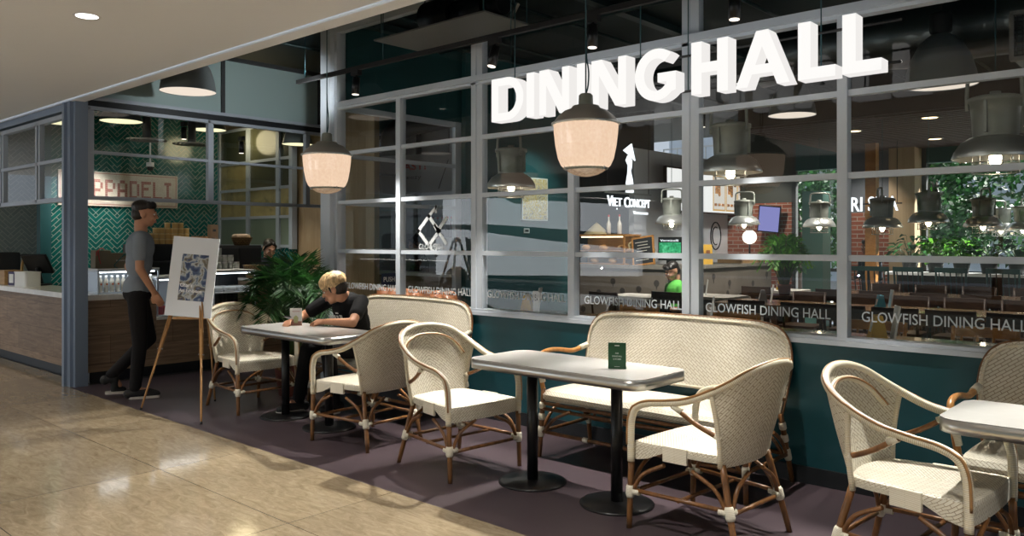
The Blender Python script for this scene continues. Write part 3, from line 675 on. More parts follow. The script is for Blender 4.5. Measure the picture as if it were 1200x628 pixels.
# ------------------------------------------------------------ glowing bucket pendants outside
def make_bucket(label, loc):
    t = thing('bucket_pendant_lamp', label, 'lamp', loc, 0, 'glowing bucket pendants over the tables')
    mb = MB(); mb.lathe([(0, .475), (.030, .475), (.040, .465), (.042, .415), (.048, .405)], 24); mb.build('cap', M['galv'], t)
    mb = MB(); mb.lathe([(.045, .41), (.075, .405), (.085, .39), (.125, .375), (.16, .345), (.183, .315), (.186, .31)], 36); mb.build('dome_top', mat('brushed_gunmetal', (.34, .31, .27), .38, .15), t)
    mb = MB(); mb.lathe([(.186, .312), (.197, .308), (.197, .298), (.186, .296)], 36); mb.build('rim_ring', M['alu'], t)
    mb = MB()
    prof = [(.184, .30), (.181, .25), (.173, .18), (.158, .105), (.140, .065), (.125, .052)]
    n = 72
    rr = []
    for r, z in prof: rr.append([mb.av((r * (1 + (.008 if k % 2 else 0)) * math.cos(2 * PI * k / n), r * (1 + (.008 if k % 2 else 0)) * math.sin(2 * PI * k / n), z)) for k in range(n)])
    for i in range(len(prof) - 1):
        for k in range(n): mb.af((rr[i][k], rr[i][(k + 1) % n], rr[i + 1][(k + 1) % n], rr[i + 1][k]), [(k / n * 10, prof[i][1]), ((k + 1) / n * 10, prof[i][1]), ((k + 1) / n * 10, prof[i + 1][1]), (k / n * 10, prof[i + 1][1])])
    mb.build('diffuser', M['shade_rib'], t)
    mb = MB(); mb.lathe([(.127, .054), (.128, .046), (.118, .040), (.112, .042)], 36); mb.build('bottom_ring', M['galv'], t)
    mb = MB(); mb.lathe([(.114, .043), (.10, .03), (.07, .014), (.03, .004), (0, .002)], 30); mb.build('bottom_glass', M['shade_low'], t)
    for a in (0, 120, 240): mb = MB(); mb.box((.12 * math.cos(R_(a)), .12 * math.sin(R_(a)), .047), (.02, .012, .02), R_(a)); mb.build('clip', M['steel'], t)
    mb = MB(); mb.tube([(0, 0, .47), (0, 0, 1.88)], .004, 6); mb.tube(cat([(.0, .0, .47), (.016, 0, .52), (.02, 0, .60), (.006, 0, .68), (0, 0, .78)], 5), .0045, 6); mb.build('cable', M['tealcable'], t)
    return t
def ribmat(name, c_hi, c_lo, st):
    m, nt, out = new_mat(name); tc = N(nt, 'ShaderNodeTexCoord'); wv = N(nt, 'ShaderNodeTexWave', _wave_type='BANDS', _bands_direction='X', Scale=1.2, Distortion=0.0)
    nz = N(nt, 'ShaderNodeTexNoise', Scale=55.0, Detail=3.0); nt.links.new(tc.outputs['Object'], nz.inputs['Vector']); nt.links.new(tc.outputs['UV'], wv.inputs['Vector'])
    r = N(nt, 'ShaderNodeValToRGB'); r.color_ramp.elements[0].color = rgb(c_lo); r.color_ramp.elements[1].color = rgb(c_hi); r.color_ramp.elements[0].position = .3; r.color_ramp.elements[1].position = .7
    nt.links.new(nz.outputs['Fac'], r.inputs[0]); e = N(nt, 'ShaderNodeEmission', Strength=st); nt.links.new(r.outputs[0], e.inputs[0])
    g = N(nt, 'ShaderNodeBsdfGlossy', Color=(1, 1, 1, 1), Roughness=.2); mx = N(nt, 'ShaderNodeMixShader'); mx.inputs[0].default_value = .06
    nt.links.new(e.outputs[0], mx.inputs[1]); nt.links.new(g.outputs[0], mx.inputs[2]); nt.links.new(mx.outputs[0], out.inputs[0]); return m
M['shade_rib'] = ribmat('ribbed_diffuser_glow', (1.0, .73, .52), (.93, .64, .44), .95)
M['shade_low'] = ribmat('lower_glass_glow', (.50, .34, .21), (.28, .18, .11), .8)
M['tealcable'] = mat('teal_cable', (.01, .06, .075), .5)
bk = make_bucket('glowing bucket shaped pendant lamp above the blond man\'s table', (-5.27, 3.7, 1.815))
dup(bk, 'larger looking glowing bucket pendant lamp hanging in front of the sign', (-2.765, 3.7, 1.815))

# ------------------------------------------------------------ grey dome lamps
def make_dome(label, loc, cable=.3):
    t = thing('dome_pendant_lamp', label, 'lamp', loc, 0, 'grey dome pendant lamps')
    mb = MB(); mb.lathe([(.06, .40), (.085, .385), (.15, .33), (.21, .22), (.245, .10), (.26, 0)], 36); mb.build('shade', M['dome'], t)
    mb = MB(); mb.lathe([(.257, .006), (.0, .012)], 36); mb.build('lamp_disc', M['domein'], t)
    mb = MB(); mb.lathe([(0, .56), (.075, .56), (.08, .54), (.08, .42), (.06, .395)], 24); mb.build('housing', M['blackm'], t)
    mb = MB(); mb.tube([(0, 0, .55), (0, 0, .55 + cable)], .012, 8); mb.build('stem', M['blackm'], t)
    return t
dm = make_dome('grey dome lamp with a glowing disc above the deli corner, half hidden by the ceiling', (-7.59, 3.72, 2.90), .25)
dup(dm, 'grey dome lamp behind the glass at the upper right, beyond the last letter', (-1.72, 6.9, 2.66))
dup(dm, 'grey dome lamp behind the glass under the letters H and A', (-3.75, 8.9, 2.87), 0)

# ------------------------------------------------------------ galvanised cage pendants inside
def make_cage(label, loc, cable, group='galvanised cage pendants in the dining hall'):
    t = thing('cage_pendant_lamp', label, 'lamp', loc, 0, group)
    mb = MB(); mb.lathe([(.232, 0), (.236, .006), (.222, .045), (.185, .10), (.14, .128), (.125, .132)], 36); mb.lathe([(.12, .128), (.18, .094), (.215, .042), (.232, 0)], 36); mb.build('reflector', M['alu'], t)
    mb = MB(); mb.lathe([(.122, .128), (.128, .25), (.138, .335), (.152, .340), (.152, .365), (.12, .375), (.03, .385), (.03, .405), (0, .405)], 24); 
    for a in (20, 140, 260): mb.box((.135 * math.cos(R_(a)), .135 * math.sin(R_(a)), .25), (.022, .016, .20), R_(a))
    mb.build('housing', M['galv'], t)
    mb = MB()
    for y in (-.03,): mb.tube(cat([(-.145, y, .30), (-.145, y, .42), (-.125, y, .49), (0, y, .50), (.125, y, .49), (.145, y, .42), (.145, y, .30)], 4), .013, 6)
    mb.build('yoke', M['galv'], t)
    mb = MB(); mb.lathe([(.10, .05), (.095, -.01), (.07, -.05), (.03, -.07), (0, -.073)], 20); mb.build('glass_globe', M['clearglass'], t)
    mb = MB(); mb.ball((0, 0, .0), (.035, .035, .05), 12, 8); mb.build('bulb', M['bulb'], t)
    mb = MB()
    for a in range(0, 360, 60): mb.tube([(.125 * math.cos(R_(a)), .125 * math.sin(R_(a)), .08), (.125 * math.cos(R_(a)), .125 * math.sin(R_(a)), -.085)], .004, 5)
    for z, r in ((-.085, .125), (-.02, .125)): mb.tube([(r * math.cos(2 * PI * k / 20), r * math.sin(2 * PI * k / 20), z) for k in range(20)], .004, 5, True)
    mb.build('wire_cage', M['steel'], t)
    mb = MB(); mb.tube([(0, 0, .50), (0, 0, cable)], .004, 6); mb.build('cable', M['tealcable'], t)
    return t
cg = make_cage('large galvanised cage pendant hanging behind the glass at the right', (-1.085, 5.55, 1.945), 1.75)
dup(cg, 'galvanised cage pendant behind the glass just right of the front bucket lamp', (-2.86, 5.65, 1.965))
dup(cg, 'galvanised cage pendant behind the glass under the letter D of the sign', (-5.10, 5.65, 1.95))
def at_px(px, d): 
    u = (px - 600) / 945; return d * (-.6691 + u * .7431), d * (.7431 + u * .6691)
far = [(787, 11.7, 1.70, 'left of the menu board'), (872, 12.3, 1.70, 'in front of the brick wall'), (960, 12.0, 1.66, 'beside the teal pillar'), (1034, 10.2, 1.62, 'beside the timber post'), (1088, 10.0, 1.68, 'above the left end of the planter'), (1152, 10.6, 1.64, 'above the middle of the planter'), (1173, 13.4, 1.62, 'behind the planter, smaller looking'), (1199, 12.6, 1.62, 'last at the right edge')]
far0 = None
for px, d, z, s_ in far:
    x, y = at_px(px, d)
    dup(cg, 'small galvanised cage pendant deep in the hall, ' + s_, (x, y, z), .4 * px)

# ------------------------------------------------------------ illuminated sign DINING HALL
def arc(cx, cy, rx, ry, a0, a1, n=14): return [(cx + rx * math.cos(R_(a0 + (a1 - a0) * i / n)), cy + ry * math.sin(R_(a0 + (a1 - a0) * i / n))) for i in range(n + 1)]
st = .070; H_ = .315
def bands(outer, inner):                     # strip between two equally long polylines
    return [[outer[i], outer[i + 1], inner[i + 1], inner[i]] for i in range(len(outer) - 1)]
def L_I(w): return [[(0, 0), (w, 0), (w, H_), (0, H_)]]
def L_N(w):
    s = .062; dg = .085
    return [[(0, 0), (s, 0), (s, H_), (0, H_)], [(w - s, 0), (w, 0), (w, H_), (w - s, H_)], [(0, H_), (dg - .0, H_), (w, 0), (w - dg, 0)]]
def L_D(w):
    o = [(st, H_)] + arc(w - H_ * .5, H_ / 2, H_ * .5, H_ / 2, 90, -90, 18) + [(st, 0)]
    s2 = .058; i_ = [(st, H_ - s2)] + arc(w - H_ * .5, H_ / 2, H_ * .5 - st, H_ / 2 - s2, 90, -90, 18) + [(st, s2)]
    return [[(0, 0), (st, 0), (st, H_), (0, H_)]] + bands(o, i_)
def L_G(w):
    r = H_ / 2 + .006
    o = arc(w * .53, H_ / 2, w * .53, r, 48, 318, 30); i_ = arc(w * .53, H_ / 2, w * .53 - st, r - .062, 48, 318, 30)
    return bands(o, i_) + [[(w - .068, .03), (w, .05), (w, .165), (w - .068, .165)], [(w - .13, .108), (w - .068, .108), (w - .068, .165), (w - .13, .165)]]
def L_H(w): return [[(0, 0), (st, 0), (st, H_), (0, H_)], [(w - st, 0), (w, 0), (w, H_), (w - st, H_)], [(st, .125), (w - st, .125), (w - st, .185), (st, .185)]]
def L_A(w):
    c = w / 2; q = .036
    return [[(0, 0), (.074, 0), (c + .036, H_), (c - .036, H_)], [(w - .074, 0), (w, 0), (c + .036, H_), (c - .036, H_)], [(.088, .07), (w - .088, .07), (w - .108, .122), (.108, .122)]]
def L_L(w): return [[(0, 0), (st, 0), (st, H_), (0, H_)], [(st, 0), (w, 0), (w, .062), (st, .062)]]
sg = thing('dining_hall_sign', 'illuminated white block letter sign DINING HALL hanging above the glass front', 'sign', (0, 4.36, 2.335))
def union_letter(polys, x0, parent, name):
    mb = MB(); dep = .105
    for q, p in enumerate(polys):
        ar = sum(p[i][0] * p[(i + 1) % len(p)][1] - p[(i + 1) % len(p)][0] * p[i][1] for i in range(len(p)))
        if ar < 0: p = p[::-1]
        e = .0004 * (q % 3)
        mb.k = 0; mb.af([mb.av((x0 + x, -e, z)) for x, z in p]); 
        mb.af([mb.av((x0 + x, dep, z)) for x, z in p][::-1])
        mb.k = 1
        for i in range(len(p)):
            a, b = p[i], p[(i + 1) % len(p)]
            mb.af([mb.av((x0 + b[0], -e, b[1])), mb.av((x0 + a[0], -e, a[1])), mb.av((x0 + a[0], dep, a[1])), mb.av((x0 + b[0], dep, b[1]))])
    return mb.build(name, [M['letter'], M['lettere']], parent)
for fn, a, b in ((L_D, -4.131, -3.815), (L_I, -3.786, -3.714), (L_N, -3.666, -3.400), (L_I, -3.334, -3.270), (L_N, -3.212, -2.935), (L_G, -2.868, -2.570), (L_H, -2.464, -2.222), (L_A, -2.175, -1.850), (L_L, -1.804, -1.600), (L_L, -1.564, -1.365)):
    union_letter(fn(b - a), a, sg, 'letter')
for z in (.05, .27): mb = MB(); mb.tube([(-4.2, .115, z), (-1.3, .115, z)], .008, 6); mb.build('mounting_rod', M['darkgrey'], sg)
for x in (-4.0, -2.9, -2.55, -1.72): mb = MB(); mb.tube([(x, .115, .05), (x, .115, 1.36)], .004, 6); mb.build('hanging_cable', M['tealcable'], sg)

# ------------------------------------------------------------ track, spotlights, air conditioner
t = thing('lighting_track', 'black lighting track hung above the seating', 'lighting track', (0, 4.32, 2.955))
mb = MB(); mb.box((-2.2, 0, 0), (8.85, .035, .035)); mb.build('rail', M['blackm'], t)
for x in (-6.5, -5.35, -3.9, -2.4, -.9): mb = MB(); mb.tube([(x, 0, .01), (x, 0, .745)], .004, 6); mb.build('hanging_rod', M['tealcable'], t)
def make_spot(label, loc, aim, on=False):
    t = thing('spotlight', label, 'spotlight', loc, 0, 'black track spotlights')
    mb = MB(); mb.box((0, 0, -.02), (.10, .045, .05)); mb.build('adaptor', M['blackm'], t)
    d = (Vector(aim) - Vector(loc)).normalized(); a = Vector((0, 0, -.05)); 
    mb = MB(); mb.tube([(0, 0, -.04), (0, 0, -.085)], .008, 6); mb.build('pivot', M['blackm'], t)
    a = Vector((0, 0, -.09)) - d * .03; b = a + d * .15
    mb = MB(); mb.tube([a, a + d * .002, b], [.028, .034, .034], 16, caps=True); mb.build('head', M['black'], t)
    mb = MB(); mb.tube([b, b + d * .004], [.029, .029], 16); mb.build('lens', M['spotlens'], t)
    return t
M['spotlens'] = emis('spotlight_lens_glow', (1, .88, .75), 2.2)
spots = [((-5.72, 4.32, 2.94), (-5.8, 4.2, 0), 'left end of the track near the corner post'), ((-4.06, 4.32, 2.94), (-4.3, 3.7, 0), 'on the track above the letter D'), ((-3.17, 4.32, 2.94), (-3.2, 4.2, 0), 'on the track above the second N'), ((-2.16, 4.32, 2.94), (-2.16, 4.25, 0), 'on the track above the letters HA')]
for loc, aim, s_ in spots: make_spot('black cylinder spotlight ' + s_, loc, aim)
t = thing('air_conditioner', 'grey ceiling air conditioner plate with a black fan unit on top', 'air conditioner', (0, 0, 3.1))
mb = MB(); mb.box((-4.665, 4.46, .006), (1.27, .56, .012)); mb.build('plate', mat('grey_metal_plate', (.13, .128, .12), .45, .3), t)
for x in (-5.25, -4.08):
    for y in (4.22, 4.70): mb = MB(); mb.tube([(x, y, .01), (x, y, .62)], .005, 6); mb.build('hanging_rod', M['tealcable'], t)
mb = MB(); mb.tube([(-4.95, 4.48, .17), (-4.62, 4.48, .17)], .14, 20); mb.tube([(-4.60, 4.48, .15), (-4.28, 4.48, .15)], .11, 20); mb.box((-4.78, 4.48, .08), (.4, .2, .14)); mb.tube([(-4.25, 4.48, .15), (-4.12, 4.48, .15)], .09, 16); mb.build('fan_unit', M['black'], t)
mb = MB(); mb.box((-4.13, 4.60, .10), (.16, .03, .02), 0, 0, Matrix.Rotation(-.9, 4, 'Y')); mb.build('bracket', M['steel'], t)
# ceiling downlight
t = thing('downlight', 'round recessed downlight in the white ceiling', 'ceiling light', (-5.29, 1.947, 2.84))
mb = MB(); mb.lathe([(.062, .0), (.076, -.004), (.080, 0)], 28); mb.build('trim_ring', M['white'], t)
mb = MB(); mb.lathe([(.064, -.001), (0, -.001)], 28); mb.build('lamp_disc', M['lampwhite'], t)

# ------------------------------------------------------------ easel with poster
t = thing('easel', 'wooden tripod easel holding a white poster board beside the seating', 'easel', (-6.6, 3.25, 0))
apo = [Vector((-.416, -.231, 0)), Vector((.495, -.15, 0)), Vector((-.29, .38, 0))]
tops = [Vector((.01, .04, 1.47)), Vector((.085, .06, 1.47)), Vector((.03, .10, 1.46))]
for a, b in zip(apo, tops):
    mb = MB(); mb.tube([a.lerp(b, q) for q in (.0, .05, .5)], [.007, .009, .010], 8); mb.tube([a.lerp(b, q) + Vector((.010, .004, 0)) for q in (.34, 1)], .009, 8); mb.tube([a.lerp(b, q) + Vector((-.011, -.004, 0)) for q in (.34, 1)], .009, 8); l = mb.build('leg', M['easelwood'], t)
    mb = MB(); mb.tube([a, a.lerp(b, .012)], .010, 8); mb.build('rubber_foot', M['blackm'], l)
    mb = MB(); q = a.lerp(b, .36); mb.tube([q + Vector((-.024, -.01, 0)), q + Vector((.024, .01, 0))], .007, 6); mb.build('wing_screw', M['steel'], l)
mb = MB(); mb.box((.042, .065, 1.465), (.13, .05, .05), R_(38), .005); mb.build('head_block', M['easelwood'], t)
mb = MB(); mb.box((.135, -.07, .812), (.26, .05, .018), R_(38)); mb.build('ledge', M['easelwood'], t)
bd = thing('poster_board', 'white foam board with a blue abstract painting print, standing on the easel', 'poster', (-6.445, 3.155, .825), R_(38))
Mt = Matrix.Rotation(R_(-6), 4, 'X') @ Matrix.Rotation(R_(4.2), 4, 'Y')
def tilt(mb): mb.M = Mt; return mb
mb = tilt(MB()); mb.box((0, 0, .33), (.395, .012, .66)); mb.build('board', M['board'], bd)
mb = tilt(MB()); mb.box((.012, -.0075, .325), (.225, .002, .385))
mb.build('art_print', noisecols('abstract_paint', [(.008, .015, .05), (.02, .04, .12), (.07, .11, .2), (.45, .48, .5), (.16, .13, .08), (.03, .05, .13), (.34, .37, .42)], 12, .5, 9, .5), bd)
mb = tilt(MB()); text_fit(mb, "Char's", -.092, .245, .105, .030, -.0088, .014, .001); text_fit(mb, 'Art Exhibition', -.095, .203, .190, .024, -.0088, .012, .001); mb.build('lettering', mat('print_white', (.92, .92, .92), .5), bd)
# ------------------------------------------------------------ people
def fuse(mb, name, m, parent, voxel=.008, smooth=4):
    o = mb.build(name, m); r = o.modifiers.new('r', 'REMESH'); r.mode = 'VOXEL'; r.voxel_size = voxel; r.use_smooth_shade = True
    s = o.modifiers.new('s', 'SMOOTH'); s.factor = .5; s.iterations = smooth
    dg = bpy.context.evaluated_depsgraph_get(); me = bpy.data.meshes.new_from_object(o.evaluated_get(dg)); me.name = name
    old = o.data; o.modifiers.clear(); o.data = me; bpy.data.meshes.remove(old)
    for p in me.polygons: p.use_smooth = True
    if not me.materials: me.materials.append(m)
    o.parent = parent; return o
def limb(mb, a, b, r0, r1, n=12):
    a = Vector(a); b = Vector(b); mb.ball(a, r0, 12, 8); mb.ball(b, r1, 12, 8); mb.tube([a, a.lerp(b, .35), b], [r0, r0 * .62 + r1 * .42, r1], n)
def head_frame(c, yaw, pitch, roll=0):        # head looks along +y of this frame
    R = Matrix.Rotation(yaw, 4, 'Z') @ Matrix.Rotation(-pitch, 4, 'X') @ Matrix.Rotation(roll, 4, 'Y')
    return Matrix.Translation(c) @ R
def head(mb, Mh):
    sv = mb.M; mb.M = Mh
    mb.ball((0, -.014, .034), (.076, .097, .088)); mb.ball((0, .024, -.015), (.063, .070, .086)); mb.ball((0, .036, -.072), (.045, .050, .036)); mb.ball((0, .066, -.092), (.020, .018, .017), 10, 8)
    mb.tube([(0, .090, .018), (0, .104, -.004), (0, .114, -.022)], [.008, .010, .012], 8); mb.ball((0, .112, -.024), (.015, .012, .010), 10, 8)
    mb.tube([(-.042, .080, .030), (0, .094, .028), (.042, .080, .030)], .011, 8)
    mb.tube([(-.022, .086, -.052), (0, .096, -.050), (.022, .086, -.052)], .007, 8); mb.tube([(-.020, .084, -.064), (0, .094, -.065), (.020, .084, -.064)], .008, 8)
    for s in (-1, 1): mb.ball((s * .040, .068, -.022), (.022, .022, .022), 10, 8); mb.ball((s * .076, -.012, -.008), (.011, .024, .034), 10, 8)
    mb.M = sv
def face_parts(parent, Mh, hair):
    mb = MB(); mb.M = Mh; mb.tube([(-.020, .0945, -.0545), (0, .1035, -.0530), (.020, .0945, -.0545)], .0058, 8); mb.tube([(-.018, .0925, -.0635), (0, .1025, -.0645), (.018, .0925, -.0635)], .0062, 8); mb.build('lips', M['lips'], parent)
    for s in (-1, 1):
        mb = MB(); mb.M = Mh; mb.ball((s * .031, .0815, .006), (.0135, .011, .008), 12, 8); e = mb.build('eye', M['eyew'], parent)
        mb = MB(); mb.M = Mh; mb.ball((s * .031, .0905, .004), (.0055, .004, .0055), 10, 6); mb.build('iris', M['dkhair'], e)
        mb = MB(); mb.M = Mh; mb.tube([(s * .018, .0955, .034), (s * .032, .0945, .039), (s * .048, .0835, .034)], .0042, 6); mb.build('eyebrow', M['dkhair'], parent)
def hand(mb, w, d, nrm, side, curl=.5, k=1.0):      # w wrist, d towards the fingers, nrm out of the palm's back, side +1 thumb towards d x nrm
    w = Vector(w); d = Vector(d).normalized(); nrm = Vector(nrm); nrm = (nrm - d * nrm.dot(d)).normalized(); s = d.cross(nrm) * side
    for q in (-.026, -.009, .009, .026): mb.tube([w + d * .01 + s * q * .7, w + d * .085 * k + s * q], [.014, .0125], 8); mb.ball(w + d * .085 * k + s * q, .0125, 8, 6)
    for q, L in ((.029, .072), (.010, .082), (-.010, .076), (-.029, .060)):
        a = w + d * .085 * k + s * q; L *= k; d1 = (d * math.cos(curl) - nrm * math.sin(curl)); d2 = (d * math.cos(curl * 2.1) - nrm * math.sin(curl * 2.1)); d3 = (d * math.cos(curl * 2.9) - nrm * math.sin(curl * 2.9))
        b = a + d1 * L * .45; c = b + d2 * L * .32; e = c + d3 * L * .25
        mb.tube([a, b, c, e], [.0095, .0088, .008, .0068], 8); mb.ball(e, .0068, 8, 6); mb.ball(b, .0090, 8, 6)
    a = w + d * .025 + s * .024; b = a + d * .030 * k + s * .026 - nrm * .010; c = b + d * .034 * k + s * .006 - nrm * .012
    mb.tube([a, b, c], [.015, .0115, .0085], 8); mb.ball(c, .0085, 8, 6); mb.ball(b, .0115, 8, 6)
def hair_cap(parent, Mh, m, style, rnd, m2=None):
    mb = MB(); mb.M = Mh
    if style == 'mop':                       # full fringe to the brows, covering the temples
        mb.ball((0, -.012, .060), (.092, .112, .084), 20, 12)
        for i in range(46):
            a = -2.7 + 5.4 * (i + rnd.uniform(-.4, .4)) / 46; fr = math.cos(a) > .15
            S_ = lambda q, o=0: Vector(((.093 + o) * math.sin(a) * math.sin(q), -.012 + (.113 + o) * math.cos(a) * math.sin(q), .060 + (.086 + o) * math.cos(q)))
            qe = rnd.uniform(1.75, 2.02) if fr else rnd.uniform(1.6, 1.85)
            q0 = rnd.uniform(.1, .5); mb.tube([S_(q0 + (qe - q0) * k / 7, .003 + (.004 if k == 4 else 0) - (.004 if k == 7 else 0)) for k in range(8)], [.014, .015, .015, .015, .014, .012, .010, .005], 6)
        fuse(mb, 'hair', m, parent, .006, 1)
        mb = MB(); mb.M = Mh; mb.ball((0, -.046, .010), (.0775, .074, .080), 16, 10)
        for s in (-1, 1): mb.tube([(s * .079, .018, .03), (s * .079, .012, -.02)], [.012, .006], 6)
        fuse(mb, 'undercut', m2 or m, parent, .007, 1)
    elif style == 'short':
        mb.ball((0, -.028, .064), (.082, .094, .070), 18, 10); mb.ball((0, -.050, .0), (.072, .068, .075), 14, 8)
        for i in range(16):
            a = rnd.uniform(-1.2, 1.2); mb.ball((.066 * math.sin(a), -.01 + .085 * math.cos(a), .085 + rnd.uniform(-.012, .02)), .024, 8, 6)
        fuse(mb, 'hair', m, parent, .008, 2)
    else:                                    # tied back
        mb.ball((0, -.028, .060), (.082, .094, .074), 18, 10); mb.ball((0, -.058, .0), (.070, .060, .085), 14, 8)
        if style == 'bun': mb.ball((0, -.07, .13), (.04, .04, .035), 12, 8)
        else: mb.ball((0, -.115, -.03), (.035, .04, .06), 12, 8)
        for s in (-1, 1): mb.tube([(s * .02, .058, .108), (s * .068, .034, .055), (s * .078, .0, -.02)], [.02, .018, .01], 8)
        fuse(mb, 'hair', m, parent, .008, 2)
def person(label, O, J, yaw, head_c, hyaw, pitch, hair, cloth, skin='skin', hairmat='dkhair', hairmat2=None, voxel=.008, seed=1, sleeve=.55, hands=None, w=1.0, shoe='blackm', trousers='denim', face=True):
    rnd = random.Random(seed); t = thing('person', label, 'person', O)
    g = {k: Vector(v) for k, v in J.items()}
    Mh = head_frame(head_c, hyaw, pitch); nb = g['neck']; pel = g['pelvis']
    left = Vector((-math.cos(yaw), -math.sin(yaw), 0)); fwd = Vector((-math.sin(yaw), math.cos(yaw), 0))
    b = MB(); head(b, Mh)
    hb = Mh @ Vector((0, -.030, -.070)); limb(b, hb, nb, .052, .058)
    mid = pel.lerp(nb, .5)
    def torso(b, e):
        Rm = Matrix((left, fwd, Vector((0, 0, 1)))).transposed()
        up = (nb - pel).normalized(); Rm = Matrix((left, up.cross(left).normalized() if False else (fwd - up * fwd.dot(up)).normalized(), up)).transposed()
        b.ball(pel + up * .02, ((.155 + e) * w, .115 + e, .13 + e), 16, 10, Rm); b.ball(mid, ((.145 + e) * w, .105 + e, .19 + e), 16, 10, Rm); b.ball(pel.lerp(nb, .74), ((.165 + e) * w, .115 + e, .15 + e), 16, 10, Rm)
        for s in 'LR': limb(b, nb - up * .045, g['sh' + s], .052 + e, .050 + e)
    torso(b, -.006)
    for s in 'LR':
        limb(b, g['sh' + s], g['el' + s], .046, .038); limb(b, g['el' + s], g['wr' + s], .040, .026)
        hd, hn, cu = (hands or {}).get(s, ((g['wr' + s] - g['el' + s]), left * (1 if s == 'L' else -1), .35))
        hand(b, g['wr' + s], hd, hn, -1 if s == 'L' else 1, cu)
        limb(b, g['hip' + s], g['kn' + s], .075, .05); limb(b, g['kn' + s], g['an' + s], .05, .036)
        limb(b, g['an' + s], g['an' + s] + Vector(g['toe' + s] - g['an' + s]) * .7, .036, .03)
    fuse(b, 'body', M[skin], t, voxel, 3)
    if face: face_parts(t, Mh, hairmat)
    hair_cap(t, Mh, M[hairmat], hair, rnd, M[hairmat2] if hairmat2 else None)
    b = MB(); torso(b, .012)
    up = (nb - pel).normalized(); b.ball(pel, (.168 * w, .130, .10), 16, 10, Matrix((left, (fwd - up * fwd.dot(up)).normalized(), up)).transposed())
    for s in 'LR':
        e = g['sh' + s].lerp(g['el' + s], min(1, sleeve)); limb(b, g['sh' + s], e, .062, .060 if sleeve <= 1 else .05)
        if sleeve > 1: limb(b, g['el' + s], g['el' + s].lerp(g['wr' + s], .92), .050, .036)
    sh = fuse(b, 'shirt', M[cloth], t, voxel, 4)
    b = MB()
    b.ball(pel - Vector((0, 0, .03)), (.165 * w, .128, .11), 16, 10, Matrix((left, fwd, Vector((0, 0, 1)))).transposed())
    for s in 'LR': limb(b, g['hip' + s], g['kn' + s], .092, .066); limb(b, g['kn' + s], g['an' + s] + Vector((0, 0, .01)), .066, .052)
    fuse(b, 'trousers', M[trousers], t, voxel, 3)
    for s in 'LR':
        a = g['an' + s]; tt = g['toe' + s]; d = (tt - a); d.z = 0; d.normalize()
        b = MB(); zb = tt.z
        b.tube([a - d * .055 + Vector((0, 0, -.035)), a + d * .03 + Vector((0, 0, -.03)), tt - d * .06 + Vector((0, 0, .005)), tt + Vector((0, 0, -.005))], [.044, .046, .044, .034], 14); b.ball(tt + Vector((0, 0, -.004)), (.036, .036, .030)); b.ball(a - d * .055 + Vector((0, 0, -.035)), .044); b.tube([a, a + Vector((0, 0, -.05))], [.045, .045], 14)
        so = fuse(b, 'shoe', M[shoe], t, .007, 2)
        b = MB(); c = (a + tt) / 2; ang = math.atan2(d.y, d.x); Ls = (Vector((tt.x - a.x, tt.y - a.y, 0))).length
        b.prism([(x * 1, y) for x, y in rrect(Ls + .088, .080, .038, 6, -.010)], min(a.z - .083, tt.z - .036), min(a.z - .083, tt.z - .036) + .022, Matrix.Translation((c.x, c.y, 0)) @ Matrix.Rotation(ang, 4, 'Z')); b.build('sole', M['solew'], so)
    return t, Mh, sh
M['solew'] = mat('off_white_rubber', (.55, .52, .47), .6)
Z = Vector((0, 0, 1))
# the seated man with bleached hair
pm_, Mh, shirt = person('seated man with bleached blond hair and black t-shirt, leaning on the table over a phone', (-5.75, 4.40, 0),
    dict(pelvis=(0, 0, .555), neck=(.025, -.185, .965), shL=(.205, -.155, .935), shR=(-.185, -.205, .935), elL=(.385, -.385, .785), wrL=(.125, -.475, .783), elR=(-.335, -.40, .785), wrR=(-.165, -.59, .783),
         hipL=(.10, -.02, .53), hipR=(-.10, -.02, .53), knL=(.13, -.44, .53), knR=(-.14, -.46, .53), anL=(.10, -.36, .085), anR=(-.19, -.52, .085), toeL=(.11, -.52, .04), toeR=(-.21, -.68, .04)),
    math.radians(186), Vector((.015, -.295, 1.035)), math.radians(128), math.radians(20), 'mop', 'blacktee', 'skin', 'blond', 'dkhair', .007, 3, .62,
    {'L': ((-.26, -.09, .0), (0, -.35, 1), .42), 'R': ((.10, -.16, .0), (-.3, -.1, 1), .42)})
mb = MB()                                    # white print on the chest
for x0, x1, z0, z1, in ((-.085, -.025, -.02, .012), (-.015, .02, -.015, .02), (.028, .05, -.02, .016), (.06, .085, -.012, .022), (.03, .06, .032, .046)):
    q = MB(); 
    for x, z in ((x0, z0), (x1, z0), (x1, z1), (x0, z1)): q.v.append((x, 0, z))
    ctr = Vector((-.02, -.155, .80)); f_ = Vector((math.sin(R_(6)) * -1, -1, 0)).normalized(); 
    fw_ = Vector((.1045, -.9945, 0)); lf = Vector((.9945, .1045, 0)); up_ = Vector((.0, -.42, .907))
    pts = [ctr + lf * x + up_ * z + fw_ * (.128 - (x / .17) ** 2 * .06) for x, z in ((x0, z0), (x1, z0), (x1, z1), (x0, z1))]
    mb.poly(pts)
mb.build('chest_print', M['white'], shirt)
t = thing('phone', 'black phone held flat by the blond man above the table', 'phone', (-5.925, 3.805, .80), R_(20))
mb = MB(); mb.box((0, 0, 0), (.075, .15, .009), 0, .003, Matrix.Rotation(R_(-18), 4, 'X')); mb.build('body', M['black'], t)
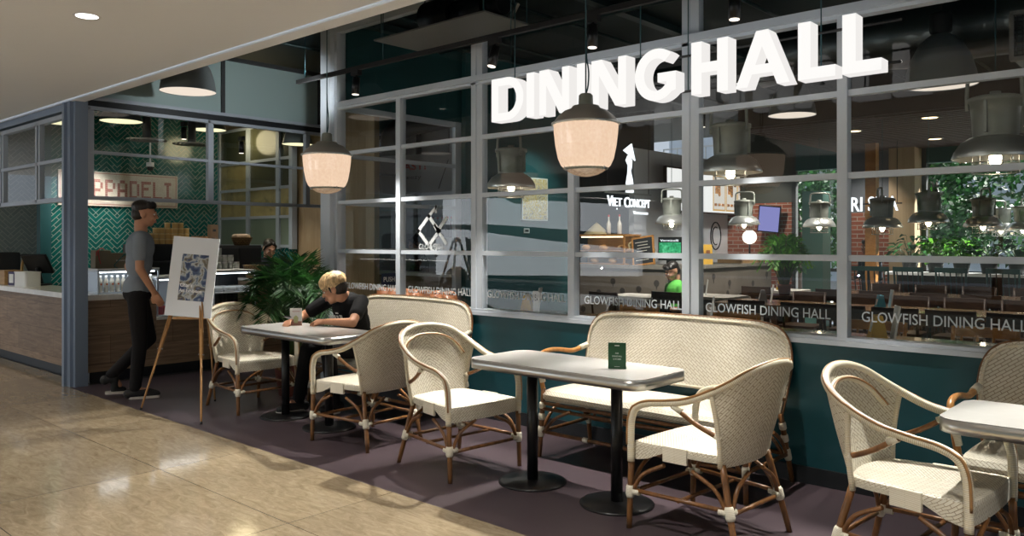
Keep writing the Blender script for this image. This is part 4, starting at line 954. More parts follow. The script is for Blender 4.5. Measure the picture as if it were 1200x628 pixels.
# the person walking past the easel
wf = Vector((.40, .916, 0)); wl = Vector((-.916, .40, 0))
def wj(f, l, z): return wf * f + wl * l + Z * z
person('walking person in grey shirt and black trousers between the deli counter and the easel', (-7.60, 3.24, 0),
    dict(pelvis=wj(0, 0, 1.0), neck=wj(.03, 0, 1.53), shL=wj(.03, .19, 1.48), shR=wj(.02, -.19, 1.48), elL=wj(-.08, .23, 1.21), wrL=wj(.02, .24, .97), elR=wj(.02, -.24, 1.20), wrR=wj(.14, -.22, .98),
         hipL=wj(0, .09, .95), hipR=wj(0, -.09, .95), knL=wj(.10, .09, .53), knR=wj(.02, -.08, .50), anL=wj(-.22, .09, .20), anR=wj(-.02, -.08, .085), toeL=wj(-.13, .09, .07), toeR=wj(.16, -.08, .04)),
    math.radians(-23.6), wj(.06, 0, 1.70), math.radians(-23.6), .1, 'short', 'greytee', 'skin', 'dkhair', None, .010, 5, .6, None, 1.0, 'blackm')
# staff behind the deli counter
def standing(label, O, yaw, top, cloth, hair, skin, hm='dkhair', pitch=.3, vox=.012, seat=False, sleeve=.6, reach=.28, seed=2, trousers='denim'):
    s_ = (top - .09) ; f = Vector((-math.sin(yaw), math.cos(yaw), 0)); l = Vector((-math.cos(yaw), -math.sin(yaw), 0))
    j = lambda a, b, z: f * a + l * b + Z * z
    ph = .53 if seat else s_ * .60
    nz = top - .29
    kn = (j(.42, .10, .52), j(.42, -.10, .52)) if seat else (j(.02, .09, ph * .55), j(.02, -.09, ph * .55))
    an = (j(.38, .10, .085), j(.38, -.10, .085)) if seat else (j(0, .09, .085), j(0, -.09, .085))
    tl = .05
    return person(label, O, dict(pelvis=j(0, 0, ph), neck=j(.04, 0, nz), shL=j(.04, .17, nz - .05), shR=j(.04, -.17, nz - .05), elL=j(.05, .22, nz - .32), elR=j(.05, -.22, nz - .32), wrL=j(reach, .10, nz - .34), wrR=j(reach, -.10, nz - .34),
        hipL=j(0, .09, ph - .03), hipR=j(0, -.09, ph - .03), knL=kn[0], knR=kn[1], anL=an[0], anR=an[1], toeL=an[0] + f * .16 - Z * .045, toeR=an[1] + f * .16 - Z * .045), yaw, j(.09, 0, top - .125), yaw, pitch, hair, cloth, skin, hm, None, vox, seed, sleeve, {'L': (j(.2, -.04, 0), Z + f * .1, .4), 'R': (j(.2, .04, 0), Z + f * .1, .4)}, .92, 'blackm', trousers)
standing('woman with tied black hair behind the deli counter, looking down', (-9.62, 5.80, 0), R_(-100), 1.47, 'navy', 'tied', 'skin2', pitch=.45, sleeve=1.2)
standing('person with hair in a bun at the desk behind the glass return', (-8.35, 7.42, 0), R_(160), 1.52, 'navy', 'bun', 'skin2', pitch=.4, sleeve=1.2)
standing('boy in a lime green shirt seated beside the tiled counter, looking down', (-5.55, 9.48, 0), R_(150), 1.17, 'green', 'short', 'skin', pitch=.5, seat=True)
x, y = at_px(1022, 13.0); standing('man in dark shirt and cap standing far back by the brick wall', (x, y, 0), R_(150), 1.47, 'navy', 'short', 'skin3', pitch=.0, sleeve=1.2)

# ------------------------------------------------------------ palm in front of the passage
def frond(mb, base, az, reach, hgt, L, nl, droop, rnd, wid=.02):
    d = Vector((math.cos(az), math.sin(az), 0)); p0 = Vector(base)
    pts = cat([p0, p0 + d * reach * .25 + Z * hgt * .55, p0 + d * reach * .65 + Z * hgt * .95, p0 + d * reach + Z * (hgt - droop)], 7)
    mb.k = 0; n = len(pts); mb.tube(pts, [.006 * (1 - i / n) + .0015 for i in range(n)], 5)
    mb.k = 1
    side = d.cross(Z)
    for i in range(nl):
        q = .28 + .72 * i / nl; k = min(n - 2, int(q * (n - 1))); p = pts[k].lerp(pts[k + 1], q * (n - 1) - k); tg = (pts[k + 1] - pts[k]).normalized()
        ll = L * (.55 + .9 * math.sin(PI * min(1, (q - .2) / .9)) * .6) * rnd.uniform(.85, 1.1)
        for s in (-1, 1):
            dirv = (tg * .75 + side * s * .8 + Z * rnd.uniform(-.1, .25)).normalized(); e = p + dirv * ll - Z * ll * ll * .35; mdl = p + dirv * ll * .5
            wv = (tg * .6 - side * s * .3 + Z * .3).normalized() * wid * .5
            mb.af([mb.av(p - wv * .3), mb.av(mdl - wv), mb.av(e), mb.av(mdl + wv)], None, False)
def palm(label, loc, n, spread, hgt, potr, poth, seed, mats=('stem', 'leaf'), L=.2, ymax=9, cat_='plant', nl=26):
    rnd = random.Random(seed); t = thing('potted_palm', label, cat_, loc)
    mb = MB(); mb.lathe([(0, 0), (potr * .72, 0), (potr * .95, poth * .75), (potr, poth * .8), (potr, poth), (potr * .9, poth), (potr * .88, poth * .92), (0, poth * .9)], 28); mb.build('pot', M['pot'], t)
    for i in range(n):
        a = 2.4 * i + rnd.uniform(-.3, .3); tt = (i + .5) / n; rch = spread * (.22 + .85 * tt) * rnd.uniform(.85, 1.1); rch = min(rch, ymax / max(math.sin(a), .01)); h = hgt * (1.0 - .42 * tt * tt) * rnd.uniform(.9, 1.05)
        mb = MB(); frond(mb, (.05 * math.cos(a), .05 * math.sin(a), poth * .9), a, rch, h, L, nl, hgt * .30 * tt, rnd); mb.build('frond', [M[mats[0]], M[mats[1]]], t)
    return t
palm('dark green palm in a terracotta pot between the deli and the blond man', (-6.66, 4.30, 0), 36, .58, .90, .19, .36, 11, L=.22, ymax=.26)

# ------------------------------------------------------------ deli counter and what stands on it
t = thing('deli_counter', 'oak planked deli counter with a white marble top by the corner pillar', 'counter', (-8.68, 3.2, 0))
mb = MB(); bar(mb, -4.2, 0, 0, .45, .11, .845); mb.build('side_front', M['planks'], t)
mb = MB(); bar(mb, -.60, .0, .45, .70, .11, .845); mb.build('end_front', M['planks'], t)
mb = MB(); bar(mb, -4.2, -.03, .03, .45, 0, .11); bar(mb, -.60, -.03, .45, .70, 0, .11); mb.build('plinth', M['bevel_dark'], t)
mb = MB(); bar(mb, -4.2, .03, -.03, .45, .845, .90); bar(mb, -.60, .03, .45, .70, .845, .90); mb.build('marble_top', M['marble'], t)
t = thing('case_counter', 'low oak planked counter under the lit glass food cases', 'counter', (-8.68, 3.905, 0))
mb = MB(); bar(mb, -.60, .0, 0, 1.2, .11, .60); mb.build('front', M['planks'], t); mb = MB(); bar(mb, -.60, -.03, 0, 1.2, 0, .11); mb.build('plinth', M['bevel_dark'], t)
mb = MB(); bar(mb, -.60, .02, 0, 1.2, .60, .63); mb.build('low_top', M['marble'], t)
# glass display cases
def case(label, loc, sx, sy, sz, lit=True, shelf=None):
    t = thing('display_case', label, 'display case', loc, 0, 'glass display cases on the deli counter')
    mb = MB()
    for x in (0, -sx):
        for y in (0, sy): mb.box((x, y, sz / 2), (.014, .014, sz))
    for z in (.01, sz - .01):
        mb.box((-sx / 2, 0, z), (sx, .014, .016)); mb.box((-sx / 2, sy, z), (sx, .014, .016)); mb.box((0, sy / 2, z), (.014, sy, .016)); mb.box((-sx, sy / 2, z), (.014, sy, .016))
    mb.build('case_frame', M['frame'], t)
    mb = MB(); mb.poly([(0, 0, 0), (0, sy, 0), (0, sy, sz), (0, 0, sz)]); mb.build('front_glass', M['clearglass'], t)
    mb = MB(); mb.poly([(0, 0, 0), (-sx, 0, 0), (-sx, 0, sz), (0, 0, sz)]); mb.build('side_glass', M['clearglass'], t)
    mb = MB(); mb.box((-sx / 2, sy / 2, sz + .006), (sx + .02, sy + .02, .014)); mb.build('top_slab', M['white'], t)
    mb = MB(); mb.box((-.05, sy / 2, sz - .025), (.03, sy - .05, .012)); mb.build('light_strip', M['cool'], t)
    mb = MB(); mb.box((-sx + .01, sy / 2, sz / 2), (.01, sy - .02, sz - .03)); mb.build('back_panel', mat('case_back', (.30, .33, .36), .4), t)
    if shelf:
        mb = MB(); mb.box((-sx / 2, sy / 2, shelf), (sx - .03, sy - .03, .012)); mb.build('shelf', M['white'], t)
    return t
case('long low glass case of small bottles on the deli marble top', (-8.72, 3.32, .90), .34, .62, .25)
case('tall lit glass case of packed food at the right of the deli counter', (-8.72, 3.93, .63), .5, .60, .42, shelf=None)
case('glass case with trays of cake at the right end of the deli counter', (-8.72, 4.58, .63), .5, .52, .47, shelf=.22)
bm_ = mat('pale_bottle', (.55, .5, .42), .25)
b0 = None
for i in range(10):
    t = thing('bottle', 'small pale bottle with a red dot label, number %s from the left in the low glass case' % ('one two three four five six seven eight nine ten'.split()[i]), 'bottle', (-8.80, 3.37 + i * .058, .915), 0, 'small bottles in the low glass case') if i == 0 else dup(b0, 'small red dotted pale bottle, %s from the left in the low glass case' % ('first second third fourth fifth sixth seventh eighth ninth last'.split()[i]), (-8.80, 3.37 + i * .058, .915))
    if i == 0:
        b0 = t; t['label'] = 'small red dotted pale bottle, first from the left in the low glass case'
        mb = MB(); mb.lathe([(0, 0), (.022, 0), (.023, .11), (.018, .13), (.011, .145), (.011, .155)], 14); mb.build('body', bm_, t)
        mb = MB(); mb.lathe([(.013, .155), (.013, .175), (0, .175)], 12); mb.build('cap', M['white'], t)
        mb = MB(); mb.prism([(.010 * math.cos(k * PI / 5), .010 * math.sin(k * PI / 5)) for k in range(10)], 0, .001, basis((.0232, 0, .085), (0, 1, 0), (0, 0, 1))); mb.build('label_dot', mat('orange_label', (.5, .09, .03), .5), t)
for y, w_, h, ribbon, s_ in ((3.40, .16, .19, 'red', 'a red ribbon, left one on the bottle case'), (3.56, .17, .16, 'darkgreen', 'a teal ribbon, right one on the bottle case')):
    t = thing('gift_box', 'kraft brown gift box with ' + s_, 'box', (-8.86, y, 1.165), 0, 'kraft gift boxes on the bottle case')
    mb = MB(); mb.box((0, 0, h / 2), (.12, w_, h), 0, .004); mb.build('carton', mat('olive_kraft', (.17, .145, .095), .7), t)
    mb = MB()
    if ribbon == 'red': mb.tube(cat([(.063, -.05, h), (.066, -.045, h * .6), (.066, -.03, h * .25)], 4), .005, 5); mb.tube(cat([(.063, -.05, h), (.09, -.03, h + .02), (.06, .01, h + .005)], 4), .006, 5); mb.tube(cat([(.063, -.05, h), (.09, -.075, h - .02), (.066, -.07, h * .7)], 4), .006, 5)
    else: mb.tube(cat([(.063, .06, h * .98), (.066, .02, h * .7), (.066, -.05, h * .2), (.064, -.02, .0)], 5), .005, 5); mb.tube(cat([(.066, .03, h * .75), (.08, .06, h * .9), (.066, .08, h * .6)], 4), .005, 5)
    mb.build('ribbon', M[ribbon], t)
    if ribbon != 'red':
        mb = MB(); text_fit_x(mb, 'kuppadeli', -.03, h * .48, .09, .012, .0605, .003, .001); mb.build('lettering', M['whitecard'], t)
# food in the cases
for i in range(7):
    s_ = ['first', 'second', 'third', 'fourth', 'fifth', 'sixth', 'last'][i]
    mb = MB(); mb.box((0, 0, .05), (.12, .062, .10), 0, .012); o = mb.build('food_pack', M['redpack'] if 'redpack' in M else M.setdefault('redpack', mat('red_wrapper', (.33, .035, .04), .4)))
    o.location = (-8.84, 3.99 + i * .078, .635); tag(o, 'red wrapped food pack, %s from the left in the tall lit case' % s_, 'food pack', 'red food packs in the lit case')
for i in range(4):
    mb = MB(); mb.lathe([(0, 0), (.055, 0), (.06, .03), (.05, .055), (0, .06)], 16); o = mb.build('cake', M['cake'] if 'cake' in M else M.setdefault('cake', mat('cream_cake', (.62, .55, .45), .6)))
    o.location = (-8.86, 4.65 + i * .125, .637); tag(o, 'round cream cake, %s from the left at the bottom of the cake case' % ['first', 'second', 'third', 'last'][i], 'cake', 'cakes in the case')
for i in range(3):
    mb = MB(); mb.box((0, 0, .03), (.3, .15, .06), 0, .02); o = mb.build('cake_slab', mat('pale_grey_cake', (.45, .44, .42), .5)); o.location = (-8.93, 4.66 + i * .17, .858)
    tag(o, 'pale cake slab, %s from the left on the shelf of the cake case' % ['first', 'middle', 'last'][i], 'cake', 'cakes in the case')
# tall machine rail behind, golden tins, kraft boxes, jars, baskets
t = thing('back_shelf', 'dark shelf unit of bottles behind the glass cases', 'shelf', (-9.66, 3.95, 0))
mb = MB(); bar(mb, 0, .32, 0, .85, 0, 1.02); bar(mb, 0, .32, 0, .85, 1.395, 1.415); bar(mb, 0, .02, 0, .85, 1.02, 1.395); bar(mb, 0, .32, 0, .015, 1.02, 1.395); bar(mb, 0, .32, .835, .85, 1.02, 1.395); mb.build('carcass', M['darkgrey'], t)
mb = MB(); bar(mb, .0, .32, .015, .835, 1.20, 1.215); mb.build('shelf', M['darkgrey'], t)
tin0 = None; cnt = 0
for i, (y, h) in enumerate(((4.16, 1), (4.23, 2), (4.30, 2), (4.37, 3), (4.44, 2), (4.46, 3), (4.53, 3), (4.60, 2))):
    for k in range(h + 1):
        xx = -9.43 - (.09 if i in (4,) else 0)
        lb = 'gold tin, %s from the bottom in the %s column on the dark shelf' % (['first', 'second', 'third', 'fourth'][k], ['leftmost', 'second', 'third', 'fourth', 'rearmost', 'fifth', 'sixth', 'rightmost'][i])
        if tin0 is None:
            tin0 = thing('tin', lb, 'tin', (xx, y, 1.415), 0, 'gold tins on the dark shelf')
            mb = MB(); mb.lathe([(0, 0), (.032, 0), (.032, .052), (0, .052)], 18, smooth=False); mb.build('body', M['gold'], tin0)
            mb = MB(); mb.lathe([(.034, .048), (.034, .062), (0, .063)], 18, smooth=False); mb.build('lid', mat('pale_gold_lid', (.62, .46, .2), .4), tin0)
        else: dup(tin0, lb, (xx, y, 1.415 + k * .064))
for i, (y, z, h, s_) in enumerate(((4.74, 1.40, .10, 'small front left'), (4.80, 1.40, .25, 'tall standing'))):
    t = thing('kraft_box', s_ + ' brown kraft box beside the gold tins', 'box', (-9.28 + (.08 if i == 0 else 0), y + .06, z), 0, 'kraft boxes beside the gold tins')
    mb = MB(); mb.box((0, 0, h / 2), (.08, .10, h), 0, .003); mb.build('carton', M['browncard'], t)
    mb = MB(); mb.box((.041, 0, h * .72), (.002, .04, .03)); mb.build('printed_mark', M['darkgrey'], t)
t = thing('side_cupboard', 'low dark cupboard carrying kraft boxes and jars behind the deli counter', 'cupboard', (-9.45, 4.82, 0)); mb = MB(); bar(mb, 0, .3, -.02, .62, 0, 1.398); mb.build('carcass', M['darkgrey'], t)
mb = MB(); bar(mb, .30, .312, .0, .29, .1, 1.36); bar(mb, .30, .312, .31, .60, .1, 1.36); mb.build('door_panel', M['bevel_dark'], t)
t0 = None; pos = [(4.64 + .075 * i, 1.124 + .082 * k) for k, n_ in ((0, 5), (1, 4), (2, 2)) for i in range(n_)]
for i, (y, z) in enumerate(pos):
    row = ['bottom', 'middle', 'top'][int(round((z - 1.124) / .082))]; lb = 'clear lidded jar, %s from the left in the %s row on the cake case' % (['first', 'second', 'third', 'fourth', 'fifth'][int(round((y - 4.64) / .075))], row)
    if t0 is None:
        t0 = thing('jar', lb, 'jar', (-8.86, y, z), 0, 'clear jars on the cake case')
        mb = MB(); mb.lathe([(0, 0), (.032, 0), (.034, .06), (.028, .066)], 16); mb.build('glass_body', M['jarglass'] if 'jarglass' in M else M.setdefault('jarglass', mat('jar_glass', (.42, .43, .40), .12)), t0)
        mb = MB(); mb.lathe([(.03, .066), (.03, .08), (0, .08)], 16, smooth=False); mb.build('lid', M['steel'], t0)
    else: dup(t0, lb, (-8.86, y, z))
def basket(label, loc, r, h, fill):
    t = thing('wicker_basket', label, 'basket', loc, 0, 'wicker baskets on the deli counter')
    mb = MB(); mb.lathe([(0, 0), (r * .7, 0), (r, h), (r * 1.04, h), (r * .94, h * .9), (0, h * .8)], 24); mb.build('bowl', M['basket'], t)
    return t
basket('wicker basket at the right end of the deli counter beside the palm', (-8.95, 5.22, 1.0), .13, .16, None)
t = thing('pedestal', 'oak counter end carrying the wicker basket', 'counter', (-8.68, 5.12, 0)); mb = MB(); bar(mb, -.55, -.005, .0, .9, .0, .97); mb.build('body', M['planks'], t); mb = MB(); bar(mb, -.56, .01, -.003, .92, .97, 1.0); mb.build('top', M['marble'], t)
basket('wicker bread basket on top of the jar cupboard', (-9.29, 5.25, 1.398), .13, .10, None)
for i, (dx, dy) in enumerate(((-.05, -.05), (.05, -.03), (0, .06))):
    mb = MB(); mb.tube(cat([(-.07, 0, 0), (-.03, .01, .01), (.03, .01, .01), (.07, 0, 0)], 4), [.012] + [.03] * 11 + [.012], 10); o = mb.build('bread_roll', mat('crust', (.34, .25, .17), .7)); o.location = (-9.29 + dx, 5.25 + dy, 1.50); o.rotation_euler = (0, 0, i)
    tag(o, 'pale bread roll in the bread basket, %s' % ['left one', 'front one', 'right one'][i], 'bread', 'bread rolls in the basket')
# things on the left end of the deli counter
t = thing('till', 'black tilted till screen on the deli counter left of the pillar', 'till', (-11.1, 3.52, .90), R_(-150))
mb = MB(); mb.box((0, 0, .01), (.22, .2, .02), 0, .006); mb.build('base', M['black'], t)
mb = MB(); mb.tube([(0, -.04, .02), (0, .02, .22)], [.03, .025], 10); mb.build('stand', M['black'], t)
mb = MB(); mb.box((0, .02, .27), (.36, .035, .27), 0, .008, Matrix.Rotation(R_(-32), 4, 'X')); sc_ = mb.build('screen', M['black'], t)
mb = MB(); mb.ball((.1, -.045, .23), .006, 8, 6); mb.build('indicator', emis('red_led', (1, .05, .1), 3), sc_)
t = thing('paper_box', 'white paper carton on the deli marble top', 'box', (-10.92, 3.34, .90), R_(4)); mb = MB(); mb.prism(rrect(.34, .18, .03, 4), 0, .17); mb.build('carton', M['whitecard'], t); mb = MB(); mb.prism(rrect(.35, .19, .03, 4), .17, .18); mb.build('lid', M['whitecard'], t)
t = thing('payment_stand', 'purple framed payment card stand on the deli counter', 'sign', (-11.36, 3.3, .90), R_(10)); mb = MB(); mb.box((0, 0, .085), (.15, .015, .17)); mb.build('frame', mat('purple_frame', (.03, .02, .09), .5), t); mb = MB(); mb.box((0, -.009, .085), (.10, .003, .11)); mb.build('card', M['whitecard'], t)
t = thing('wooden_box', 'light wooden box at the left end of the deli counter', 'box', (-11.66, 3.36, .90)); mb = MB(); mb.box((0, 0, .09), (.3, .2, .18), 0, .004); mb.build('carton', M['lightwood'], t)
t = thing('coffee_machine', 'grey coffee machine at the left edge on the deli counter', 'coffee machine', (-12.35, 3.5, .90)); mb = MB(); mb.box((0, 0, .2), (.4, .28, .40), 0, .03); mb.build('body', M['darkgrey'], t); mb = MB(); mb.tube([(.1, -.16, .2), (.1, -.16, .12)], .025, 12); mb.build('spout', M['steel'], t)
t = thing('brass_tap', 'curved brass beer tap on the deli counter', 'tap', (-11.62, 3.55, .90)); mb = MB(); mb.tube(cat([(-.2, 0, 0), (-.2, 0, .2), (-.12, 0, .33), (0, 0, .36), (.1, 0, .34)], 5), .018, 10); mb.build('spout', mat('brass', (.5, .34, .14), .3, 1), t); mb = MB(); mb.lathe([(0, 0), (.05, 0), (.05, .02), (0, .02)], 16, (-.2, 0, 0)); mb.build('base', M['steel'], t)
for i, (x, h) in enumerate(((-11.98, .14), (-12.06, .10), (-11.86, .16))):
    t = thing('cup', 'small %s cup standing behind the payment card' % ['amber lit', 'dark', 'white'][i], 'cup', (x, 3.45, .90), 0, 'cups behind the payment card'); mb = MB(); mb.lathe([(0, 0), (.035, 0), (.045, h), (.04, h), (.03, .01), (0, .01)], 16); mb.build('body', [mat('amber', (.6, .28, .08), .3), M['darkgrey'], M['whitecard']][i], t)
# deli sign
t = thing('deli_sign', 'cream KUPPADELI sign in red dotted letters on the green tiled deli wall', 'sign', (-11.595, 3.90, 1.93))
mb = MB(); bar(mb, 0, .03, 0, 1.61, 0, .47); mb.build('board', noisecols('cream_tile_board', [(.50, .45, .38), (.62, .58, .50)], 40, .5), t)
rd = mat('dull_red_dots', (.36, .13, .11), .6)
mb = MB()
for z0, z1, y0, y1 in ((.02, .028, .02, 1.59), (.442, .45, .02, 1.59), (.02, .45, .02, .028), (.02, .45, 1.582, 1.59)): bar(mb, .03, .033, y0, y1, z0, z1)
mb.build('border', rd, t)
FNT = dict(K=['1001', '1010', '1100', '1100', '1010', '1001'], U=['1001', '1001', '1001', '1001', '1001', '0110'], P=['1110', '1001', '1001', '1110', '1000', '1000'], A=['0110', '1001', '1001', '1111', '1001', '1001'], D=['1110', '1001', '1001', '1001', '1001', '1110'], E=['1111', '1000', '1110', '1000', '1000', '1111'], L=['1000', '1000', '1000', '1000', '1000', '1111'], I=['111', '010', '010', '010', '010', '111'])
yy = .10
for c_ in 'KUPPADELI':
    mb = MB(); g = FNT[c_]; cw = .034
    for r_, row in enumerate(g):
        for q, ch_ in enumerate(row):
            if ch_ == '1':
                for a in (0, 1):
                    for b_ in (0, 1): bar(mb, .03, .034, yy + q * cw + a * cw / 2 + .001, yy + q * cw + (a + 1) * cw / 2 - .002, .115 + (5 - r_) * .042 + b_ * .021 + .001, .115 + (5 - r_) * .042 + (b_ + 1) * .021 - .002)
    mb.build('letter', rd, t); yy += cw * len(g[0]) + .028
# deli lamps and ceiling vents
def lampdisc(name, label, loc, r, m, h=.28, group=None):
    t = thing(name, label, 'lamp', loc, 0, group); mb = MB(); mb.lathe([(.05, h), (.12, h * .95), (r * .75, h * .6), (r, 0)], 30); mb.build('shade', M['dome'], t); mb = MB(); mb.lathe([(r * .98, .005), (0, .01)], 30); mb.build('lamp_disc', m, t); mb = MB(); mb.tube([(0, 0, h * .9), (0, 0, 3.72 - loc[2])], .01, 6); mb.build('stem', M['blackm'], t); return t
for x, y, z, r, s_ in ((-10, 4.07, 2.89, .24, 'above the KUPPADELI sign, largest of the deli lamps'), (-10, 5.18, 2.90, .22, 'at the right in the deli window'), (-10.9, 3.72, 2.92, .22, 'beside the pillar, seen through the side window'), (-9.2, 6.0, 2.72, .2, 'low over the deli partition')):
    lampdisc('dome_pendant_lamp', 'grey dome lamp with yellow glowing disc ' + s_, (x, y, z), r, M['lamplit'], .28, 'yellow lit dome lamps in the deli')
for x, y, s_ in ((-10, 4.376, 'left'), (-10, 4.954, 'right')):
    t = thing('ceiling_vent', 'round white slotted ceiling vent, %s one in the deli window' % s_, 'vent', (x, y, 2.70), 0, 'round vents in the deli'); mb = MB()
    for q in range(4): mb.lathe([(.05 + q * .05, 0), (.085 + q * .05, -.008), (.085 + q * .05, 0)], 28)
    mb.build('rings', M['grill'], t); mb = MB(); mb.tube([(0, 0, 0), (0, 0, 1.02)], .05, 12); mb.build('duct', M['darkgrey'], t)
t = thing('security_camera', 'small white dome security camera above the deli sign', 'camera', (-11.0, 4.86, 2.46)); mb = MB(); mb.tube([(0, 0, .0), (0, 0, .06)], .05, 14); mb.tube([(0, 0, .05), (0, 0, 1.26)], .012, 8); mb.build('mount', M['white'], t); mb = MB(); mb.ball((0, 0, -.01), .045, 14, 8); mb.build('lens_dome', M['blackm'], t)
make_spot('black cylinder spotlight hanging inside the deli near its window', (-9.6, 5.42, 2.80), (-9.6, 5.42, 0)); make_spot('black cylinder spotlight inside the deli, left of the window bar', (-9.9, 4.80, 2.95), (-9.9, 4.8, 0))
# ------------------------------------------------------------ desk seen through the glass return
struct(slab('wall_passage_white', -9.4, -6.78, 8.12, 8.2, 0, 3.7, mat('cool_white_wall', (.48, .52, .58), .6)), 'cool white wall behind the desk')
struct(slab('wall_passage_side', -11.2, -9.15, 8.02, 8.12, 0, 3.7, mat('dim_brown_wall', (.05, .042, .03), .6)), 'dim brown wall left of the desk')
t = thing('service_desk', 'pale desk behind the glass return where the person with the bun works', 'desk', (-8.0, 6.95, 0))
mb = MB(); bar(mb, -.9, 1.1, 0, .06, 0, 1.0); mb.build('front', woodmat('dim_oak', (.16, .12, .08), (.26, .20, .14), (.6, 9, 9)), t); mb = MB(); bar(mb, -.95, 1.12, -.03, .30, 1.0, 1.04); mb.build('top', M['white'], t)
t = thing('wall_shelf', 'white wall shelf carrying red capped bottles behind the desk', 'shelf', (-8.1, 8.0, 1.47)); mb = MB(); bar(mb, -.75, .75, -.2, .1, 0, .03); mb.build('board', M['white'], t)
mb = MB(); bar(mb, -.75, .75, -.02, .1, -.2, 0); mb.build('bracket_strip', M['white'], t)
b0 = None; nm = 'first second third fourth fifth sixth seventh eighth ninth tenth eleventh twelfth'.split()
for i in range(12):
    lb = 'red capped bottle, %s from the left on the white wall shelf' % nm[i]
    if b0 is None:
        b0 = thing('bottle', lb, 'bottle', (-8.75 + i * .10, 7.9, 1.50), 0, 'red capped bottles'); mb = MB(); mb.lathe([(0, 0), (.04, 0), (.04, .2), (.018, .25), (.018, .27)], 12); mb.build('body', mat('plum_bottle', (.12, .07, .09), .3), b0); mb = MB(); mb.lathe([(.02, .265), (.02, .30), (0, .30)], 10); mb.build('cap', M['red'], b0)
    else: dup(b0, lb, (-8.75 + i * .10, 7.9, 1.50))
t = thing('hanging_banner', 'white printed EASY! banner board high above the desk', 'banner', (-8.35, 7.35, 2.13), R_(14)); mb = MB(); mb.box((0, 0, .25), (1.25, .02, .52)); mb.build('board', M['banner'] if 'banner' in M else M.setdefault('banner', mat('grey_white_banner', (.40, .41, .45), .6)), t)
mb = MB(); text_fit(mb, 'EASY!', -.32, .30, .46, .10, -.012, .03, .002); mb.build('lettering', M['red'], t); mb = MB(); text_fit(mb, 'breezy', -.30, .17, .36, .06, -.012, 0, .002); mb.build('script_lettering', M['darkgrey'], t)
mb = MB(); mb.box((.42, -.011, .22), (.012, .004, .42), 0, 0, Matrix.Rotation(R_(22), 4, 'Y')); mb.build('printed_line', M['darkgrey'], t)
for x in (-.5, .5): mb = MB(); mb.tube([(x, 0, .5), (x, 0, 1.57)], .004, 5); mb.build('hanging_cable', M['blackm'], t)
for i, (px, d, z) in enumerate(((528, 10.3, 1.04), (537, 10.0, 1.04))):
    x, y = at_px(px, d); t = thing('monitor', 'black %s monitor standing at the right end of the desk' % ['taller', 'shorter'][i], 'monitor', (-7.15 + i * .2, 7.08 - .0 * i, z), R_(70)); mb = MB(); mb.box((0, 0, .30 - i * .06), (.34, .03, .42 - i * .1), 0, .006); mb.build('screen', M['black'], t); mb = MB(); mb.box((0, 0, .01), (.2, .14, .02)); mb.tube([(0, .02, .02), (0, .02, .2)], .015, 8); mb.build('stand', M['blackm'], t)
t = thing('flexible_duct', 'grey flexible air duct bending under the ceiling above the banner', 'duct', (-8.1, 6.95, 2.62)); mb = MB(); p_ = cat([(-.35, 0, 0), (-.30, 0, .22), (-.05, .05, .36), (.35, .1, .40), (.8, .1, .42)], 8); mb.tube(p_, [.15 + .008 * (i % 2) for i in range(len(p_))], 18); mb.build('hose', M['duct'], t)

# ------------------------------------------------------------ dining hall: poster wall, tiled counter
t = thing('framed_poster', 'yellow and white crowded illustration poster on the dark teal wall', 'poster', (-6.62, 7.77, 1.71)); mb = MB(); bar(mb, 0, .02, -.25, .25, 0, .54); mb.build('frame', M['whitecard'], t)
mb = MB(); bar(mb, .02, .024, -.235, .235, .015, .525); mb.build('print', noisecols('poster_print', [(.62, .55, .35), (.75, .72, .62), (.55, .35, .05), (.70, .62, .45), (.25, .16, .1), (.75, .7, .6)], 13, .6, 6, 2.5), t)
t = thing('small_plate', 'small white wall plate under the framed poster', 'plate', (-6.62, 7.62, 1.55)); mb = MB(); bar(mb, 0, .01, -.05, .05, 0, .06); mb.build('plate', M['whitecard'], t); mb = MB(); bar(mb, .01, .0115, -.035, .035, .015, .045); mb.build('printed_mark', M['darkgrey'], t)
t = thing('tiled_counter', 'grey food counter with dark fan shaped motifs and a terrazzo top', 'counter', (-5.85, 9.87, 0))
tile = mat('putty_tile', (.17, .145, .115), .45, 0, .4, .1, 4)
mb = MB(); bar(mb, -2.75, -.12, 0, .7, 0, 1.05); mb.build('front', tile, t); mb = MB(); bar(mb, -.55, .05, .70, 3.05, 0, 1.05); mb.build('side', tile, t)
mb = MB(); bar(mb, -2.78, -.08, -.03, .72, 1.05, 1.10); bar(mb, -.58, .09, .72, 3.08, 1.05, 1.10); mb.build('top', M['terrazzo'], t)
mb = MB(); bar(mb, -.11, .0, .02, .70, 0, 1.05); mb.build('corner_post', M['steel'], t)
rnd = random.Random(5); mot = []
for i in range(44):
    for _ in range(30):
        q = (rnd.choice(['f', 's']), rnd.uniform(.15, 2.5), rnd.uniform(.12, .92))
        if all(q[0] != w_[0] or abs(q[1] - w_[1]) + abs(q[2] - w_[2]) > .21 for w_ in mot): mot.append(q); break
mb = MB()
for s_, u_, z in mot:
    shp = [(0, -.08), (.012, -.03), (.03, -.02)] + [(.046 * math.cos(R_(a)), .018 + .046 * math.sin(R_(a))) for a in range(-30, 211, 30)] + [(-.03, -.02), (-.012, -.03)]
    mb.prism(shp, 0, .002, basis((-2.7 + u_, -.001, z), (1, 0, 0), (0, 0, 1)) if s_ == 'f' else basis((.051, .6 + u_ * .93, z), (0, 1, 0), (0, 0, 1)))
tag(mb.build('fan_motif', mat('dark_motif', (.05, .043, .036), .5), t), None, None, None, 'stuff')
